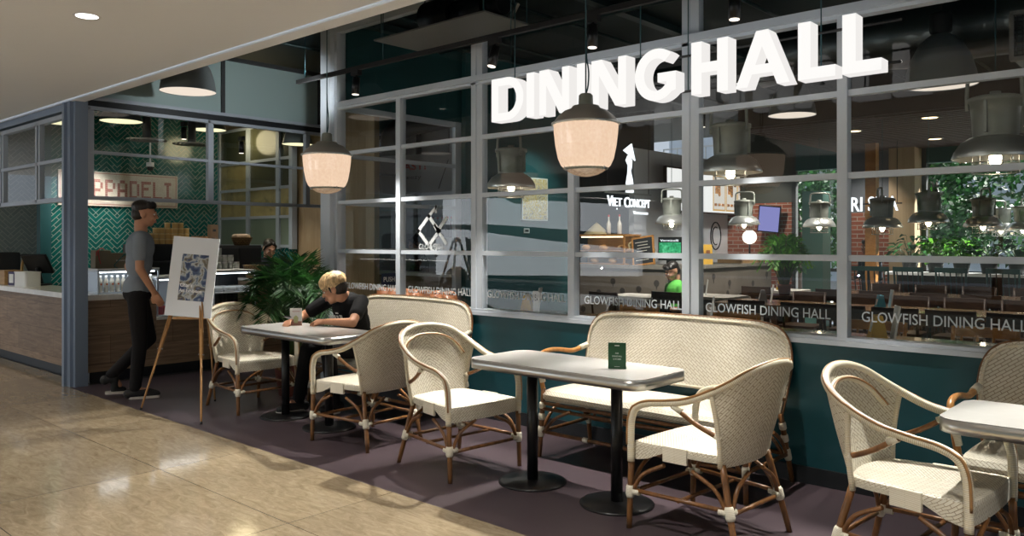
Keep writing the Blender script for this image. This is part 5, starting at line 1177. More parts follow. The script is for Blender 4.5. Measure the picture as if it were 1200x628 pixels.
# on the counter
t = thing('food_cabinet', 'warm lit glass food cabinet on the tiled counter', 'display case', (-7.75, 10.05, 1.10)); mb = MB()
for x in (0, .95):
    for y in (0, .4): mb.box((x, y, .22), (.025, .025, .44))
mb.box((.475, .2, .44), (1.0, .45, .03)); mb.box((.475, .2, .0), (1.0, .45, .02)); mb.box((.475, .2, .20), (.95, .4, .012)); mb.build('case_frame', M['honeywood'], t)
mb = MB(); mb.poly([(0, 0, 0), (.95, 0, 0), (.95, 0, .43), (0, 0, .43)]); mb.build('front_glass', M['clearglass'], t); mb = MB(); mb.box((.475, .38, .22), (.93, .01, .42)); mb.build('back_panel', M['lightwood'], t)
mb = MB(); mb.box((.475, .12, .415), (.8, .03, .015)); mb.build('light_strip', emis('warm_strip', (1, .78, .5), 6), t)
for i in range(5):
    mb = MB(); mb.ball((0, 0, .03), (.075, .06, .045), 12, 8); o = mb.build('filled_roll', mat('golden_crust', (.5, .28, .1), .5)); o.location = (-7.62 + i * .17, 10.2, 1.12 if i % 2 else 1.32); tag(o, 'golden filled roll, %s from the left in the warm food cabinet' % nm[i], 'bread', 'filled rolls in the food cabinet')
for i, (x, z, rr) in enumerate(((-7.45, 1.555, 0), (-6.62, 1.35, .5))):
    mb = MB(); mb.lathe([(.21, 0), (.14, .07), (.05, .15), (0, .19), (.05, .14), (.14, .06), (.205, 0)], 28); o = mb.build('conical_hat', mat('straw', (.42, .34, .18), .7)); o.location = (x, 10.25, z); o.rotation_euler = (rr * .6, rr, 0); tag(o, ['conical straw hat lying on top of the food cabinet', 'conical straw hat tilted beside the chalkboard'][i], 'hat', 'straw hats')
t = thing('hat_stand', 'dark post holding the tilted straw hat', 'stand', (-6.62, 10.25, 1.10)); mb = MB(); mb.lathe([(0, 0), (.06, 0), (.06, .015), (.012, .02), (.012, .30), (0, .30)], 12); mb.build('post', M['blackm'], t); mb = MB(); mb.ball((0, 0, .31), .03, 10, 8); mb.build('knob', M['blackm'], t)
for i, x in enumerate((-7.22, -7.02)):
    t = thing('bottle', '%s sauce bottle on top of the warm food cabinet' % ['left pale', 'right pale'][i], 'bottle', (x, 10.25, 1.555), 0, 'sauce bottles on the food cabinet'); mb = MB(); mb.lathe([(0, 0), (.035, 0), (.035, .16), (.012, .22), (.012, .28)], 12); mb.build('body', bm_, t); mb = MB(); mb.lathe([(.014, .27), (.014, .30), (0, .30)], 10); mb.build('cap', M['red'], t)
t = thing('chalkboard', 'leaning wood framed chalkboard menu on the tiled counter', 'chalkboard', (-6.42, 10.0, 1.10), R_(10)); Rx = Matrix.Rotation(R_(-14), 4, 'X') @ Matrix.Rotation(R_(-9), 4, 'Y')
mb = MB(); mb.M = Rx
for x in (-.16, .16): mb.box((x, 0, .21), (.025, .025, .44))
for z in (.01, .42): mb.box((0, 0, z), (.34, .025, .025))
mb.build('frame', M['honeywood'], t); mb = MB(); mb.M = Rx; mb.box((0, 0, .21), (.31, .012, .40)); mb.build('slate', M['blackm'], t)
mb = MB(); mb.M = Rx
for k in range(7): mb.box((-.02 + .015 * (k % 3), -.008, .35 - k * .045), (.20 - .04 * (k % 2), .002, .010))
mb.build('chalk_line', mat('chalk', (.45, .42, .36), .9), t)
t = thing('leaflet_screen', 'small lit screen of green leaves on the tiled counter', 'screen', (-6.1, 10.2, 1.10)); mb = MB(); mb.box((0, 0, .24), (.40, .03, .34), 0, .006); mb.build('casing', M['black'], t); mb = MB(); mb.box((0, -.017, .22), (.36, .003, .22)); mb.build('picture', noisecols('green_leaf_picture', [(.0, .05, .02), (.02, .25, .1), (.1, .45, .25)], 16, .4, 4, 1, .6), t)
mb = MB(); text_fit(mb, 'Vermicelli', -.16, .345, .3, .03, -.017, 0, .002); mb.build('lettering', M['signwhite'], t); mb = MB(); mb.box((0, .02, .035), (.1, .1, .07)); mb.build('stand', M['black'], t)
t = thing('sign_frame', 'hanging dark frame carrying the glowing VIET CONCEPT sign', 'sign', (-7.0, 10.5, 2.0)); mb = MB(); bar(mb, -.02, .0, -.65, .62, .17, .20); mb.build('bar', M['steel'], t)
for y in (-.6, .55): mb = MB(); mb.tube([(-.01, y, .18), (-.01, y, 1.71)], .006, 5); mb.build('hanging_rod', M['blackm'], t)
mb = MB(); text_fit_x(mb, 'V', -.62, -.02, .14, .155, .005, .006, .02); text_fit_x(mb, 'I\u1ec6T'.replace('\u1ec6', 'E'), -.48, -.02, .24, .125, .005, .006, .02); text_fit_x(mb, 'C', -.17, -.03, .13, .155, .005, .006, .02); text_fit_x(mb, 'ONCEPT', -.03, -.02, .58, .125, .005, .006, .02)
mb.ball((.01, -.36, -.06), (.006, .014, .014), 8, 6); mb.build('lettering', M['signwhite'], t)
mb = MB(); text_fit_x(mb, 'Vietnamese', .08, -.13, .42, .05, .005, .0, .01); mb.build('script_lettering', M['signwhite'], t)
mb = MB(); mb.prism([(-.17, .84), (.05, .96), (.15, .70), (.02, .765)], 0, .02, basis((0, -.02, 0), (0, 1, 0), (0, 0, 1))); mb.build('glowing_hat', M['signwhite'], t)
mb = MB(); mb.prism([(-.05, .77), (.02, .75), (.06, .70), (.05, .58), (.02, .54), (.07, .42), (.10, .30), (.10, .20), (-.10, .20), (-.09, .35), (-.045, .52), (-.04, .62), (-.10, .69)], 0, .02, basis((0, -.02, 0), (0, 1, 0), (0, 0, 1))); mb.build('glowing_figure', M['signwhite'], t)
# kiosk back: white wall, lit menu board, emblem
struct(slab('wall_kiosk', -7.55, -7.45, 11.3, 16, 0, 3.0, M['white']), 'white back wall of the food counter')
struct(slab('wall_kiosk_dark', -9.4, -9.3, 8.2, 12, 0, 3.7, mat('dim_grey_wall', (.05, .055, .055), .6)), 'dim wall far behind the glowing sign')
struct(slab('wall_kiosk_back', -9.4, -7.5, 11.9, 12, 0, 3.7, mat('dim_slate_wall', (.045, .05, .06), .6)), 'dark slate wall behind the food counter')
t = thing('menu_board', 'bright lit menu board with food pictures over the food counter', 'menu board', (-7.2, 11.9, 1.95)); mb = MB(); bar(mb, -.06, 0, 0, 3.05, 0, .78); mb.build('casing', M['darkwood'], t); mb = MB(); bar(mb, 0, .008, .03, 3.02, .03, .75); mb.build('lit_panel', M['menuwhite'], t)
mb = MB(); 
for (y0, y1) in ((1.62, 2.10), (2.12, 2.58), (2.60, 3.0)): bar(mb, .008, .012, y0, y1, .06, .72)
mb.build('orange_border', emis('lit_orange_card', (.9, .55, .2), .7), t)
for (y0, y1) in ((1.65, 2.07), (2.15, 2.55), (2.63, 2.97)):
    mb = MB(); bar(mb, .012, .014, y0, y1, .09, .69); mb.build('card_panel', emis('lit_cream_card', (.95, .88, .78), .75), t)
    mb = MB()
    for k in range(3):
        yy = y0 + (y1 - y0) * (k + .5) / 3; mb.prism([(.05 * math.cos(a * PI / 5), .05 * math.sin(a * PI / 5)) for a in range(10)], 0, .003, basis((.014, yy, .58 - .2 * (k % 2)), (0, 1, 0), (0, 0, 1))); bar(mb, .014, .016, yy - .05, yy + .05, .15, .20)
    bar(mb, .014, .016, y0 + .05, y0 + .25, .38, .60); mb.build('food_picture', noisecols('food_picture', [(.35, .08, .03), (.6, .3, .1), (.15, .05, .03), (.7, .55, .3)], 14, .5, 4, 1, .35), t)
mb = MB(); mb.tube([(0, y, 0) for y in (0, .01)], .001, 4); ob = None
t = thing('round_emblem', 'round black outlined emblem on the white wall below the menu board', 'emblem', (-7.44, 14.1, 1.55)); mb = MB(); mb.tube([(.0, .20 * math.cos(a * PI / 16), .26 * math.sin(a * PI / 16)) for a in range(32)], .012, 5, True); mb.build('ring', M['blackm'], t)
mb = MB(); mb.tube([(.0, .13 * math.cos(a * PI / 16), .17 * math.sin(a * PI / 16)) for a in range(6, 27)], .010, 5); mb.build('inner_mark', M['blackm'], t)
t = thing('menu_stand', 'yellow menu card standing on the tiled counter near the menu board', 'menu card', (-5.95, 10.95, 1.10), R_(50)); mb = MB(); mb.box((0, 0, .15), (.22, .015, .30), 0, 0, Matrix.Rotation(R_(-8), 4, 'X')); mb.build('card', M['yellow'], t); mb = MB()
for x in (-.06, .04):
    for z in (.10, .19): mb.box((x, -.012, z), (.06, .004, .05))
mb.build('food_picture', mat('brown_print', (.2, .07, .03), .5), t)
t = thing('wooden_tray', 'light wooden tray box at the far end of the tiled counter', 'tray', (-6.0, 12.2, 1.10)); mb = MB(); mb.box((0, 0, .06), (.4, .8, .12), 0, .006); mb.build('tray', M['lightwood'], t); mb = MB(); mb.box((.0, 0, .13), (.3, .7, .02)); mb.build('board', M['whitecard'], t)
t = thing('globe_lamp', 'glowing round globe lamp at the far end of the tiled counter', 'lamp', (-6.2, 12.95, 1.10)); mb = MB(); mb.lathe([(0, 0), (.09, 0), (.09, .02), (.015, .03), (.015, .30), (0, .30)], 16); mb.build('stem', M['blackm'], t); mb = MB(); mb.ball((0, 0, .42), .12, 18, 12); mb.build('globe', emis('globe_glow', (1, .93, .82), 2.2), t)
# rear of the hall
struct(slab('wall_back_brick', -7.45, -6.12, 14.6, 14.75, 0, 2.17, M['brick']), 'red brick back wall with the tv')
struct(slab('wall_back_upper', -7.45, -6.12, 14.6, 14.75, 2.17, 3.7, mat('foliage_reflection_olive', (.03, .035, .025), .4)), 'upper back wall above the brick, a foliage reflection put into its dark olive colour')  # mirrored foliage painted as an even dark olive
struct(slab('wall_brick_pier', -5.15, -4.33, 14.55, 14.75, 0, 1.95, M['brick']), 'red brick pier under the lit letters')
struct(slab('wall_pier_header', -5.15, -4.33, 14.55, 14.75, 1.95, 3.7, mat('slate_panel', (.10, .11, .13), .5)), 'slate panel above the brick pier')
struct(slab('trim_column', -4.33, -3.93, 14.2, 14.6, 0, 3.7, M['wood_wall']), 'pale stone column at the rear window')
struct(slab('trim_teal_pillar', -5.55, -5.2, 13.6, 13.95, 0, 2.3, mat('teal_glass_pillar', (.16, .33, .29), .25)), 'pale teal pillar in front of the rear window')
struct(slab('trim_timber_post', -4.38, -4.22, 13.2, 13.36, 0, 3.7, M['honeywood']), 'honey timber post by the planter')
t = thing('shop_sign', 'lit white letters ARI SHA hanging before the brick pier', 'sign', (-4.73, 13.08, 1.92)); mb = MB(); text_fit(mb, 'ARI SHA', 0, .0, .88, .22, 0, .012, .02); mb.build('lettering', M['signwhite'], t); mb = MB(); bar(mb, -.05, .93, .0, .02, .10, .12); mb.build('rail', M['darkgrey'], t); mb = MB(); mb.tube([(.02, .01, .12), (.02, .01, 1.06)], .006, 5); mb.tube([(.86, .01, .12), (.86, .01, 1.06)], .006, 5); mb.build('hanging_rod', M['blackm'], t)
t = thing('television', 'wall television glowing violet, tilted on the brick back wall', 'television', (-6.55, 14.45, 1.62), R_(16)); Rx = Matrix.Rotation(R_(10), 4, 'X') @ Matrix.Rotation(R_(6), 4, 'Y'); mb = MB(); mb.M = Rx; mb.box((0, 0, .25), (.40, .05, .50), 0, .006); mb.build('casing', M['black'], t); mb = MB(); mb.M = Rx; mb.box((0, -.027, .25), (.36, .003, .46)); mb.build('screen', M['screen'], t); mb = MB(); mb.box((0, .075, .25), (.1, .13, .1)); mb.build('bracket', M['blackm'], t)
# rear window with planter ledge
wr2 = struct(thing('window_6', 'rear window of the dining hall looking onto trees', 'window'))
for x in (-6.12, -5.15, -3.9, -2.1, -.3, 1.5, 3.3, 5.9):
    mb = MB(); bar(mb, x - .04, x + .04, 14.6, 14.7, 0, 3.7); mb.build('mullion', M['darkgrey'], wr2)
mb = MB(); bar(mb, -6.1, -5.15, 14.62, 14.68, .9, .96); bar(mb, -3.93, 6, 14.62, 14.68, .9, .96); mb.build('rail', M['darkgrey'], wr2)
for x0, x1 in ((-6.08, -5.15), (-3.86, -2.14), (-2.06, -.34), (-.26, 1.46), (1.54, 3.26)):
    mb = MB(); mb.poly([(x0, 14.65, 0), (x1, 14.65, 0), (x1, 14.65, 3.0), (x0, 14.65, 3.0)]); mb.build('pane', M['clearglass'], wr2)
struct(slab('wall_header_rear', -6.12, 6, 14.6, 14.75, 2.75, 3.7, M['tealin']), 'dark header over the rear window')
struct(slab('wall_side_right', 6, 6.1, 4.8, 16, 0, 3.9, M['tealin']), 'dark right side wall of the dining hall')
t = thing('bar_ledge', 'long white bar ledge along the rear window carrying planters', 'counter', (0, 13.45, 0)); mb = MB(); bar(mb, -4.1, 5, -.22, .3, .93, .97); mb.build('top', M['white'], t); mb = MB(); bar(mb, -4.0, 5, .05, .12, 0, .93); mb.build('front_panel', M['darkwood'], t)
mb = MB(); bar(mb, -3.0, -2.85, .045, .05, .6, .68); mb.build('socket_plate', M['white'], t)
def leafplant(label, loc, n, R, H, rnd, mats=('stem', 'leafd'), wid=.05, group='leafy plants along the rear ledge'):
    t = thing('leafy_plant', label, 'plant', loc, 0, group)
    mb = MB(); mb.lathe([(0, 0), (.09, 0), (.12, .16), (.11, .17), (0, .15)], 16); mb.build('pot', M['darkgrey'], t)
    mb = MB(); mb2 = MB()
    for i in range(n):
        a = rnd.uniform(0, 2 * PI); el = rnd.uniform(.1, 1.3); L = rnd.uniform(.55, 1.0)
        p0 = Vector((0, 0, .15)); d = Vector((math.cos(a) * math.cos(el) * R, math.sin(a) * math.cos(el) * R, math.sin(el) * H)) * L; p1 = p0 + d
        mb2.tube([p0, p0 + d * .5 + Vector((0, 0, .02)), p1], .004, 4)
        lf = Vector((math.cos(a), math.sin(a), rnd.uniform(-.6, .4))).normalized(); sd = lf.cross(Vector((rnd.uniform(-.3, .3), rnd.uniform(-.3, .3), 1))).normalized(); ll = rnd.uniform(.12, .22); w_ = wid * rnd.uniform(.7, 1.2); up = sd.cross(lf)
        c1 = p1 + lf * ll * .4 + up * .01; e = p1 + lf * ll - Vector((0, 0, .03))
        q = [mb.av(p1), mb.av(c1 + sd * w_ + up * .015), mb.av(c1), mb.av(c1 - sd * w_ + up * .015), mb.av(e), mb.av(p1 + lf * ll * .75 + sd * w_ * .6), mb.av(p1 + lf * ll * .75 - sd * w_ * .6)]
        mb.af([q[0], q[2], q[1]], None, True); mb.af([q[0], q[3], q[2]], None, True); mb.af([q[1], q[2], q[5]], None, True); mb.af([q[2], q[3], q[6]], None, True); mb.af([q[2], q[4], q[5]], None, True); mb.af([q[2], q[6], q[4]], None, True)
    mb.build('foliage', M[mats[1]], t); mb2.build('stems', M[mats[0]], t); return t
rnd = random.Random(21)
for i in range(12):
    leafplant('broad leaved green plant, %s from the left along the rear ledge' % nm[i], (-3.8 + i * .36, 13.50, .97), 46, .30, .44, rnd, ('stem', 'leafb' if i in (1, 2, 5, 8) else 'leafd'))
# dining furniture: long tables, walnut chairs, honey spindle chairs, green bar chairs
def long_table(label, x0, x1, y0, y1, m='darkwoodt', leg='darkwood', name='long_table', z=.75, th=.05, grp='long dining tables'):
    t = thing(name, label, 'table', ((x0 + x1) / 2, (y0 + y1) / 2, 0), 0, grp); w_ = x1 - x0; d = y1 - y0
    mb = MB(); mb.prism(rrect(w_, d, .06, 5), z - th, z); mb.build('tabletop', M[m], t)
    for sx in (-1, 1):
        for sy in (-1, 1): mb = MB(); mb.box((sx * (w_ / 2 - .12), sy * (d / 2 - .09), (z - th) / 2), (.07, .07, z - th)); mb.build('leg', M[leg], t)
    mb = MB(); mb.box((0, 0, z - th - .035), (w_ - .3, d - .22, .07)); mb.build('apron', M[leg], t); return t
long_table('long walnut dining table nearest the front glass', -4.5, 3.2, 8.45, 9.25); long_table('second long walnut dining table further back', -4.4, 3.2, 11.0, 11.8)
M['whitelam'] = mat('white_laminate', (.55, .52, .47), .3)
for x, y, s_ in ((-5.75, 8.85, 'in front of the boy in green'), (-5.05, 9.45, 'left of the near long table, blue card on it'), (-4.95, 11.25, 'beside the tiled counter, yellow card on it')): long_table('small white topped table ' + s_, x - .37, x + .37, y - .33, y + .33, 'whitelam', 'darkwood', 'small_table', .75, .035, 'small white tables')
def dining_chair(label, loc, rz, m='darkwood', seat_h=.45, back_h=.83, spindles=0, name='dining_chair', group=None, turned=False):
    t = thing(name, label, 'chair', loc, rz, group)          # front is +y
    mb = MB(); mb.prism(rrect(.43, .42, .06, 4), seat_h - .03, seat_h); mb.build('seat', M[m], t)
    for sx in (-1, 1):
        for sy in (-1, 1): mb = MB(); mb.tube([(sx * .17, sy * .17, seat_h - .03), (sx * .19, sy * .19, 0)], [.018, .014], 8); mb.build('leg', M[m], t)
        mb = MB(); mb.tube([(sx * .185, -.19, seat_h - .01), (sx * .195, -.25, back_h)], [.016, .014], 8); mb.build('back_post', M[m], t)
    z0, z1 = (back_h - .07, back_h) if spindles else (back_h - .135, back_h)
    mb = MB(); mb.grid(8, 1, lambda a, b: (.205 * (2 * a - 1), -.245 - .035 * (1 - (2 * a - 1) ** 2), z0 + (z1 - z0) * b)); mb.grid(8, 1, lambda a, b: (.205 * (1 - 2 * a), -.268 - .035 * (1 - (2 * a - 1) ** 2), z0 + (z1 - z0) * b))
    for zz in (z0, z1): mb.grid(8, 1, lambda a, b: (.205 * (2 * a - 1), -.245 - .023 * b - .035 * (1 - (2 * a - 1) ** 2), zz))
    mb.build('top_rail', M[m], t)
    for k in range(spindles):
        x = -.14 + .28 * k / max(1, spindles - 1); mb = MB(); b_ = Vector((x, -.19, seat_h)); e = Vector((x * 1.05, -.27, z0 + .01))
        mb.tube([b_.lerp(e, q) for q in (0, .25, .3, .36, .42, .6, 1)], [.009, .011, .017, .019, .012, .010, .009] if turned else .008, 8); mb.build('spindle', M[m], t)
    mb = MB(); mb.tube([(-.185, 0, .2), (.185, 0, .2)], .009, 6); mb.build('stretcher', M[m], t); return t
d0 = None; G = 'walnut dining chairs along the long tables'
for r_, (y, rz, xs_, s_) in enumerate(((8.22, 0, (-3.85, -3.27, -2.85, -2.38, -1.91, -1.42, -.92, -.40), 'backs to the glass at the near long table'), (9.52, PI, (-3.9, -3.3, -2.75, -2.2, -1.65, -1.1, -.5), 'on the far side of the near long table'), (10.75, 0, (-3.9, -3.35, -2.75, -2.2, -1.6, -1.0), 'backs to the glass at the second long table'), (12.08, PI, (-3.8, -3.2, -2.6, -2.0, -1.4), 'on the far side of the second long table'))):
    for i, x in enumerate(xs_):
        lb = 'walnut chair %s, %s from the left' % (s_, nm[i])
        if d0 is None: d0 = dining_chair(lb, (x, y, 0), rz, group=G)
        else: dup(d0, lb, (x, y, 0), rz)
for x, y, rz, s_ in ((-5.75, 8.3, 0, 'with its back to the glass at the small table of the boy in green'), (-5.2, 8.85, 0, 'at the small table with the blue card'), (-4.9, 10.68, 0, 'at the small table with the yellow card')): dup(d0, 'walnut chair ' + s_.replace('with its back to the glass ', ''), (x, y, 0), rz, 'walnut chairs at the small tables')
s0 = None
for i, x in enumerate((-4.05, -3.1, -1.98, -1.28, -.6)):
    lb = 'honey wood spindle chair, %s from the left behind the window ledge' % nm[i]
    if s0 is None: s0 = dining_chair(lb, (x, 5.98, 0), PI, 'honeywood', .45, .86, 4, 'spindle_chair', 'honey spindle chairs at the window ledge', True); s0.rotation_euler = (0, 0, PI)
    else: dup(s0, lb, (x, 5.98, 0), PI)
    
g0 = None
for i, px in enumerate((1003, 1026, 1065, 1115, 1176)):
    u = (px - 600) / 945; d = 12.75 / (.7431 + u * .6691); x = d * (-.6691 + u * .7431); lb = 'bottle green spindle bar chair at the rear ledge, %s from the left' % nm[i]
    if g0 is None: g0 = dining_chair(lb, (x, 12.95, 0), 0, 'greenpaint', .62, 1.07, 5, 'bar_chair', 'green bar chairs at the rear ledge')
    else: dup(g0, lb, (x, 12.95, 0), 0)
# window ledge, banquette, small stands
t = thing('window_ledge', 'brown wooden ledge running inside the front glass', 'counter', (0, 5.12, 0)); mb = MB(); bar(mb, -4.6, 3.2, -.2, .2, .83, .862); mb.build('top', M['darkwoodt'], t); 
for x in (-4.5, -2.0, .5, 3.0): mb = MB(); bar(mb, x - .03, x + .03, -.15, .15, 0, .83); mb.build('support', M['darkwood'], t)
t = thing('leather_banquette', 'tan channelled leather banquette inside the glass behind the first bench', 'bench', (-5.95, 5.25, 0)); mb = MB(); bar(mb, -.55, .55, -.05, .5, 0, .45); mb.build('base', M['darkwood'], t)
for k in range(7):
    mb = MB(); x = -.48 + .16 * k; mb.tube([(x, .0, .46), (x, -.04, .75), (x, -.05, .955)], [.082, .085, .07], 12); mb.ball((x, -.05, .955), (.07, .07, .03), 12, 8); mb.build('leather_channel', M['leather'], t)
mb = MB(); mb.box((0, .25, .48), (1.1, .5, .08), 0, .03); mb.build('seat', M['leather'], t)
def stand(label, x, y, z, k, rz=.5):
    t = thing('table_stand', label, 'menu stand', (x, y, z), rz, 'small card stands on the dining tables')
    mb = MB(); mb.prism([(-.05, 0), (.05, 0), (.02, .14), (-.02, .14)], -.055, .055, basis((0, 0, 0), (1, 0, 0), (0, 0, 1))); mb.build('tent_card', M[k], t)
    mb = MB(); mb.box((.10, 0, .10), (.012, .11, .20), 0, 0, Matrix.Rotation(R_(8), 4, 'Y')); mb.build('white_menu', M['whitecard'], t)
    mb = MB(); mb.box((-.036, 0, .07), (.004, .05, .06), 0, 0, Matrix.Rotation(R_(12), 4, 'Y')); mb.build('card_print', M['whitecard'], t); return t
for x, y, z, k, s_ in ((-1.62, 5.1, .862, 'yellow', 'yellow card stand with a white menu on the window ledge at the right'), (-2.86, 5.15, .862, 'blue', 'blue card stand with a white menu on the window ledge behind the middle bench'), (-4.42, 5.1, .862, 'yellow', 'yellow card stand with a white menu at the left of the window ledge'), (-5.2, 9.4, .75, 'blue', 'blue card stand on the small white table left of the long table'), (-4.9, 11.2, .75, 'yellow', 'yellow card stand on the small white table beside the tiled counter'), (-2.75, 8.75, .75, 'blue', 'blue card stand in the middle of the near long table'), (-4.05, 8.8, .75, 'grey', 'grey card stand at the left end of the near long table')): stand(s_, x, y, z, k)
t = thing('number_sign', 'white card with a letter S at the left end of the window ledge', 'sign', (-4.28, 5.05, .862)); mb = MB(); mb.box((0, 0, .09), (.06, .01, .18)); mb.build('card', M['whitecard'], t); mb = MB(); text_fit(mb, 'S', -.02, .10, .04, .05, -.006, .01, .001); mb.build('lettering', M['blackm'], t)
long_table('small square plant stand table carrying the bright fern', -4.6, -4.2, 10.0, 10.4, 'darkwood', 'darkwood', 'plant_table', .75, .03, 'plant stands')
palm('bright green fern like plant in a pot on its small stand table', (-4.4, 10.2, .75), 40, .36, .62, .09, .14, 31, ('stem', 'leafb'), .11, nl=18)
# slatted ceiling, ducts, vent
t = struct(slab('ceiling_slats', -5.2, 6, 10.5, 14.6, 3.02, 3.3, M['slat']), 'lowered brown slatted ceiling at the rear of the dining hall')
mb = MB()
for k in range(26): bar(mb, -5.2, 6, 10.55 + k * .155, 10.60 + k * .155, 2.99, 3.02)
mb.build('slats', M['slat'], t)
for i, (x, y) in enumerate(((-2.86, 10.97), (-4.0, 11.6), (-1.6, 11.2), (-2.2, 12.6), (-3.4, 13.3))):
    t = thing('recessed_light', 'warm recessed light in the slatted ceiling, ' + ['nearest the dome lamp', 'nearest the left edge', 'nearest the right edge', 'in the middle', 'deepest one'][i], 'ceiling light', (x, y, 2.99), 0, 'recessed lights in the slatted ceiling'); mb = MB(); mb.lathe([(.09, 0), (.11, -.006), (.115, 0), (.115, .04)], 20); mb.build('ring', M['darkgrey'], t); mb = MB(); mb.lathe([(.092, -.002), (0, -.002)], 20); mb.build('lamp_disc', emis('amber_disc', (1, .72, .4), 4), t)
t = thing('spiral_duct', 'large metal spiral air duct under the ceiling at the upper right', 'duct', (-1.3, 7.6, 3.25)); mb = MB(); p_ = [(-2.2 + .11 * k, 0, 0) for k in range(60)]; mb.tube(p_, [.27 + (.012 if k % 4 == 0 else 0) for k in range(60)], 28); mb.build('pipe', M['duct'], t)
mb = MB()
for x in (-1.2, .1, 1.2): mb.tube([(x, .285 * math.cos(a * PI / 12), .285 * math.sin(a * PI / 12)) for a in range(24)], .014, 5, True); mb.tube([(x, 0, .28), (x, 0, .46)], .008, 5)
mb.build('hanger', M['blackm'], t)
t = thing('air_vent', 'white framed air grille hanging below the duct at the right edge', 'vent', (-.95, 6.95, 2.80)); mb = MB(); 
for q in ((0, -.17, .62, .03), (0, .17, .62, .03)): mb.box((q[0], 0, q[1] + .17), (q[2], .05, q[3]))
for x in (-.30, .30): mb.box((x, 0, .17), (.03, .05, .34))
mb.build('frame', M['grill'], t); mb = MB()
for k in range(10): mb.box((0, .01, .03 + .031 * k), (.58, .02, .006))
for k in range(16): mb.box((-.27 + .036 * k, .012, .17), (.006, .016, .32))
mb.build('grille', M['darkgrey'], t); mb = MB(); mb.box((0, .25, .17), (.6, .44, .34)); mb.build('plenum', M['duct'], t); mb = MB(); mb.tube([(0, .25, .34), (0, .25, .92)], .01, 6); mb.build('hanger', M['blackm'], t)
for x, y, s_ in ((-1.25, 8.4, 'near the slatted ceiling at the right'), (-2.0, 9.6, 'in front of the slatted ceiling edge'), (-4.6, 8.4, 'left of the dome lamp in the hall')): make_spot('black cylinder spotlight inside the hall ' + s_, (x, y, 2.98), (x, y, 0)); 
mb = MB()
# ------------------------------------------------------------ outside: garden behind the hall, street side behind the camera
struct(slab('ground_garden', -20, 12, 16, 40, -.14, -.02, mat('pale_paving', (.35, .34, .32), .8)), 'pale paving of the garden behind the hall')
def tree(label, loc, H, R, n, seed, m='leafd', group='garden trees', ls=.16):
    rnd = random.Random(seed); t = thing('tree', label, 'tree', loc, 0, group); mb = MB(); mb.tube([(0, 0, 0), (.05, 0, H * .5), (0, .05, H * .85)], [.12, .09, .05], 8); tr = mb.build('trunk', M['darkwood'], t)
    mb = MB(); cs = [(Vector((rnd.uniform(-1, 1) * R * .6, rnd.uniform(-1, 1) * R * .6, H * .72 + rnd.uniform(-1, 1) * R * .75)), R * rnd.uniform(.35, .6)) for _ in range(9)]
    for i in range(n):
        c_, r = rnd.choice(cs); v = Vector((rnd.gauss(0, 1), rnd.gauss(0, 1), rnd.gauss(0, 1))).normalized() * r * rnd.uniform(.5, 1); p = c_ + v
        a = Vector((rnd.gauss(0, 1), rnd.gauss(0, 1), rnd.gauss(0, .6) - .5)).normalized(); s_ = a.orthogonal().normalized() * ls * .32; L = ls * rnd.uniform(.7, 1.3)
        mb.af([mb.av(p), mb.av(p + a * L * .5 + s_), mb.av(p + a * L), mb.av(p + a * L * .5 - s_)])
    mb.build('crown', M[m], t); return t
TR = 'garden trees beyond the rear window'
for i, (x, y, H, R, m, s_) in enumerate(((-7.6, 18.3, 3.2, 1.3, 'leafd', 'dark tree in the gap left of the brick pier'), (-5.6, 19.5, 4.0, 1.7, 'leafb', 'bright tree behind the teal pillar'), (-4.6, 18.0, 3.2, 1.2, 'leafd', 'dark tree just right of the stone column'), (-2.6, 18.2, 3.5, 1.35, 'leafd', 'leafy tree above the middle of the planter'), (-1.0, 17.2, 3.4, 1.2, 'leafb', 'bright tree at the right end of the planter'))): tree(s_, (x, y, -.02), H, R, 2600, 40 + i, m, TR)
t = thing('pale_building', 'pale building with balconies beyond the garden', 'building', (-4, 30, -.02)); mb = MB(); bar(mb, -14, 12, 0, 4, 0, 9); mb.build('facade', M['concrete'], t)
for k in range(3):
    mb = MB(); bar(mb, -14, 12, -.5, 0, 1.8 + k * 2.4, 2.05 + k * 2.4); mb.build('balcony_slab', M['white'], t)
    mb = MB()
    for q in range(40): bar(mb, -14 + q * .65, -13.96 + q * .65, -.5, -.46, 2.05 + k * 2.4, 2.9 + k * 2.4)
    bar(mb, -14, 12, -.5, -.45, 2.88 + k * 2.4, 2.94 + k * 2.4); mb.build('railing', M['steel'], t)
t = thing('concrete_ramp', 'pale concrete ramp parapet across the street, mirrored in the glass', 'ramp', (0, -14, -.26)); t.scale = (1.18, 1, 1.18)
mb = MB(); mb.prism([(-21.2, 2.05), (-18.5, 2.0), (-12.8, 1.62), (-12.8, 2.47), (-18.5, 2.9), (-21.2, 2.98)], -.25, 0, basis((0, 0, 0), (1, 0, 0), (0, 0, 1))); mb.build('upper_parapet', M['concrete'], t)
mb = MB(); mb.prism([(-21.2, .25), (-12.7, .45), (-12.7, 1.2), (-16, 1.45), (-20, 1.85), (-21.2, 1.87)], -.25, 0, basis((0, .4, 0), (1, 0, 0), (0, 0, 1))); mb.build('lower_parapet', M['concrete'], t)
mb = MB(); mb.tube([(-21.2, -.1, 3.1), (-18.5, -.1, 3.05), (-12.5, -.1, 2.6)], .03, 6); mb.build('handrail', M['steel'], t)
tree('dark street tree behind the viewer, mirrored in the right hand panes', (-4.5, -13.5, -.02), 4.5, 2.0, 2500, 61, 'leafd', 'street trees', .22); tree('bright street tree behind the viewer, mirrored in the far right panes', (1.2, -13.8, -.02), 4.6, 2.0, 2500, 62, 'leafb', 'street trees', .22)
t = thing('dark_facade', 'dark building facade across the street behind the viewer', 'building', (-8, -22, -.02)); mb = MB(); bar(mb, -40, 36, -1, 0, 0, 13); mb.build('wall', mat('dark_green_facade', (.02, .03, .03), .7), t)
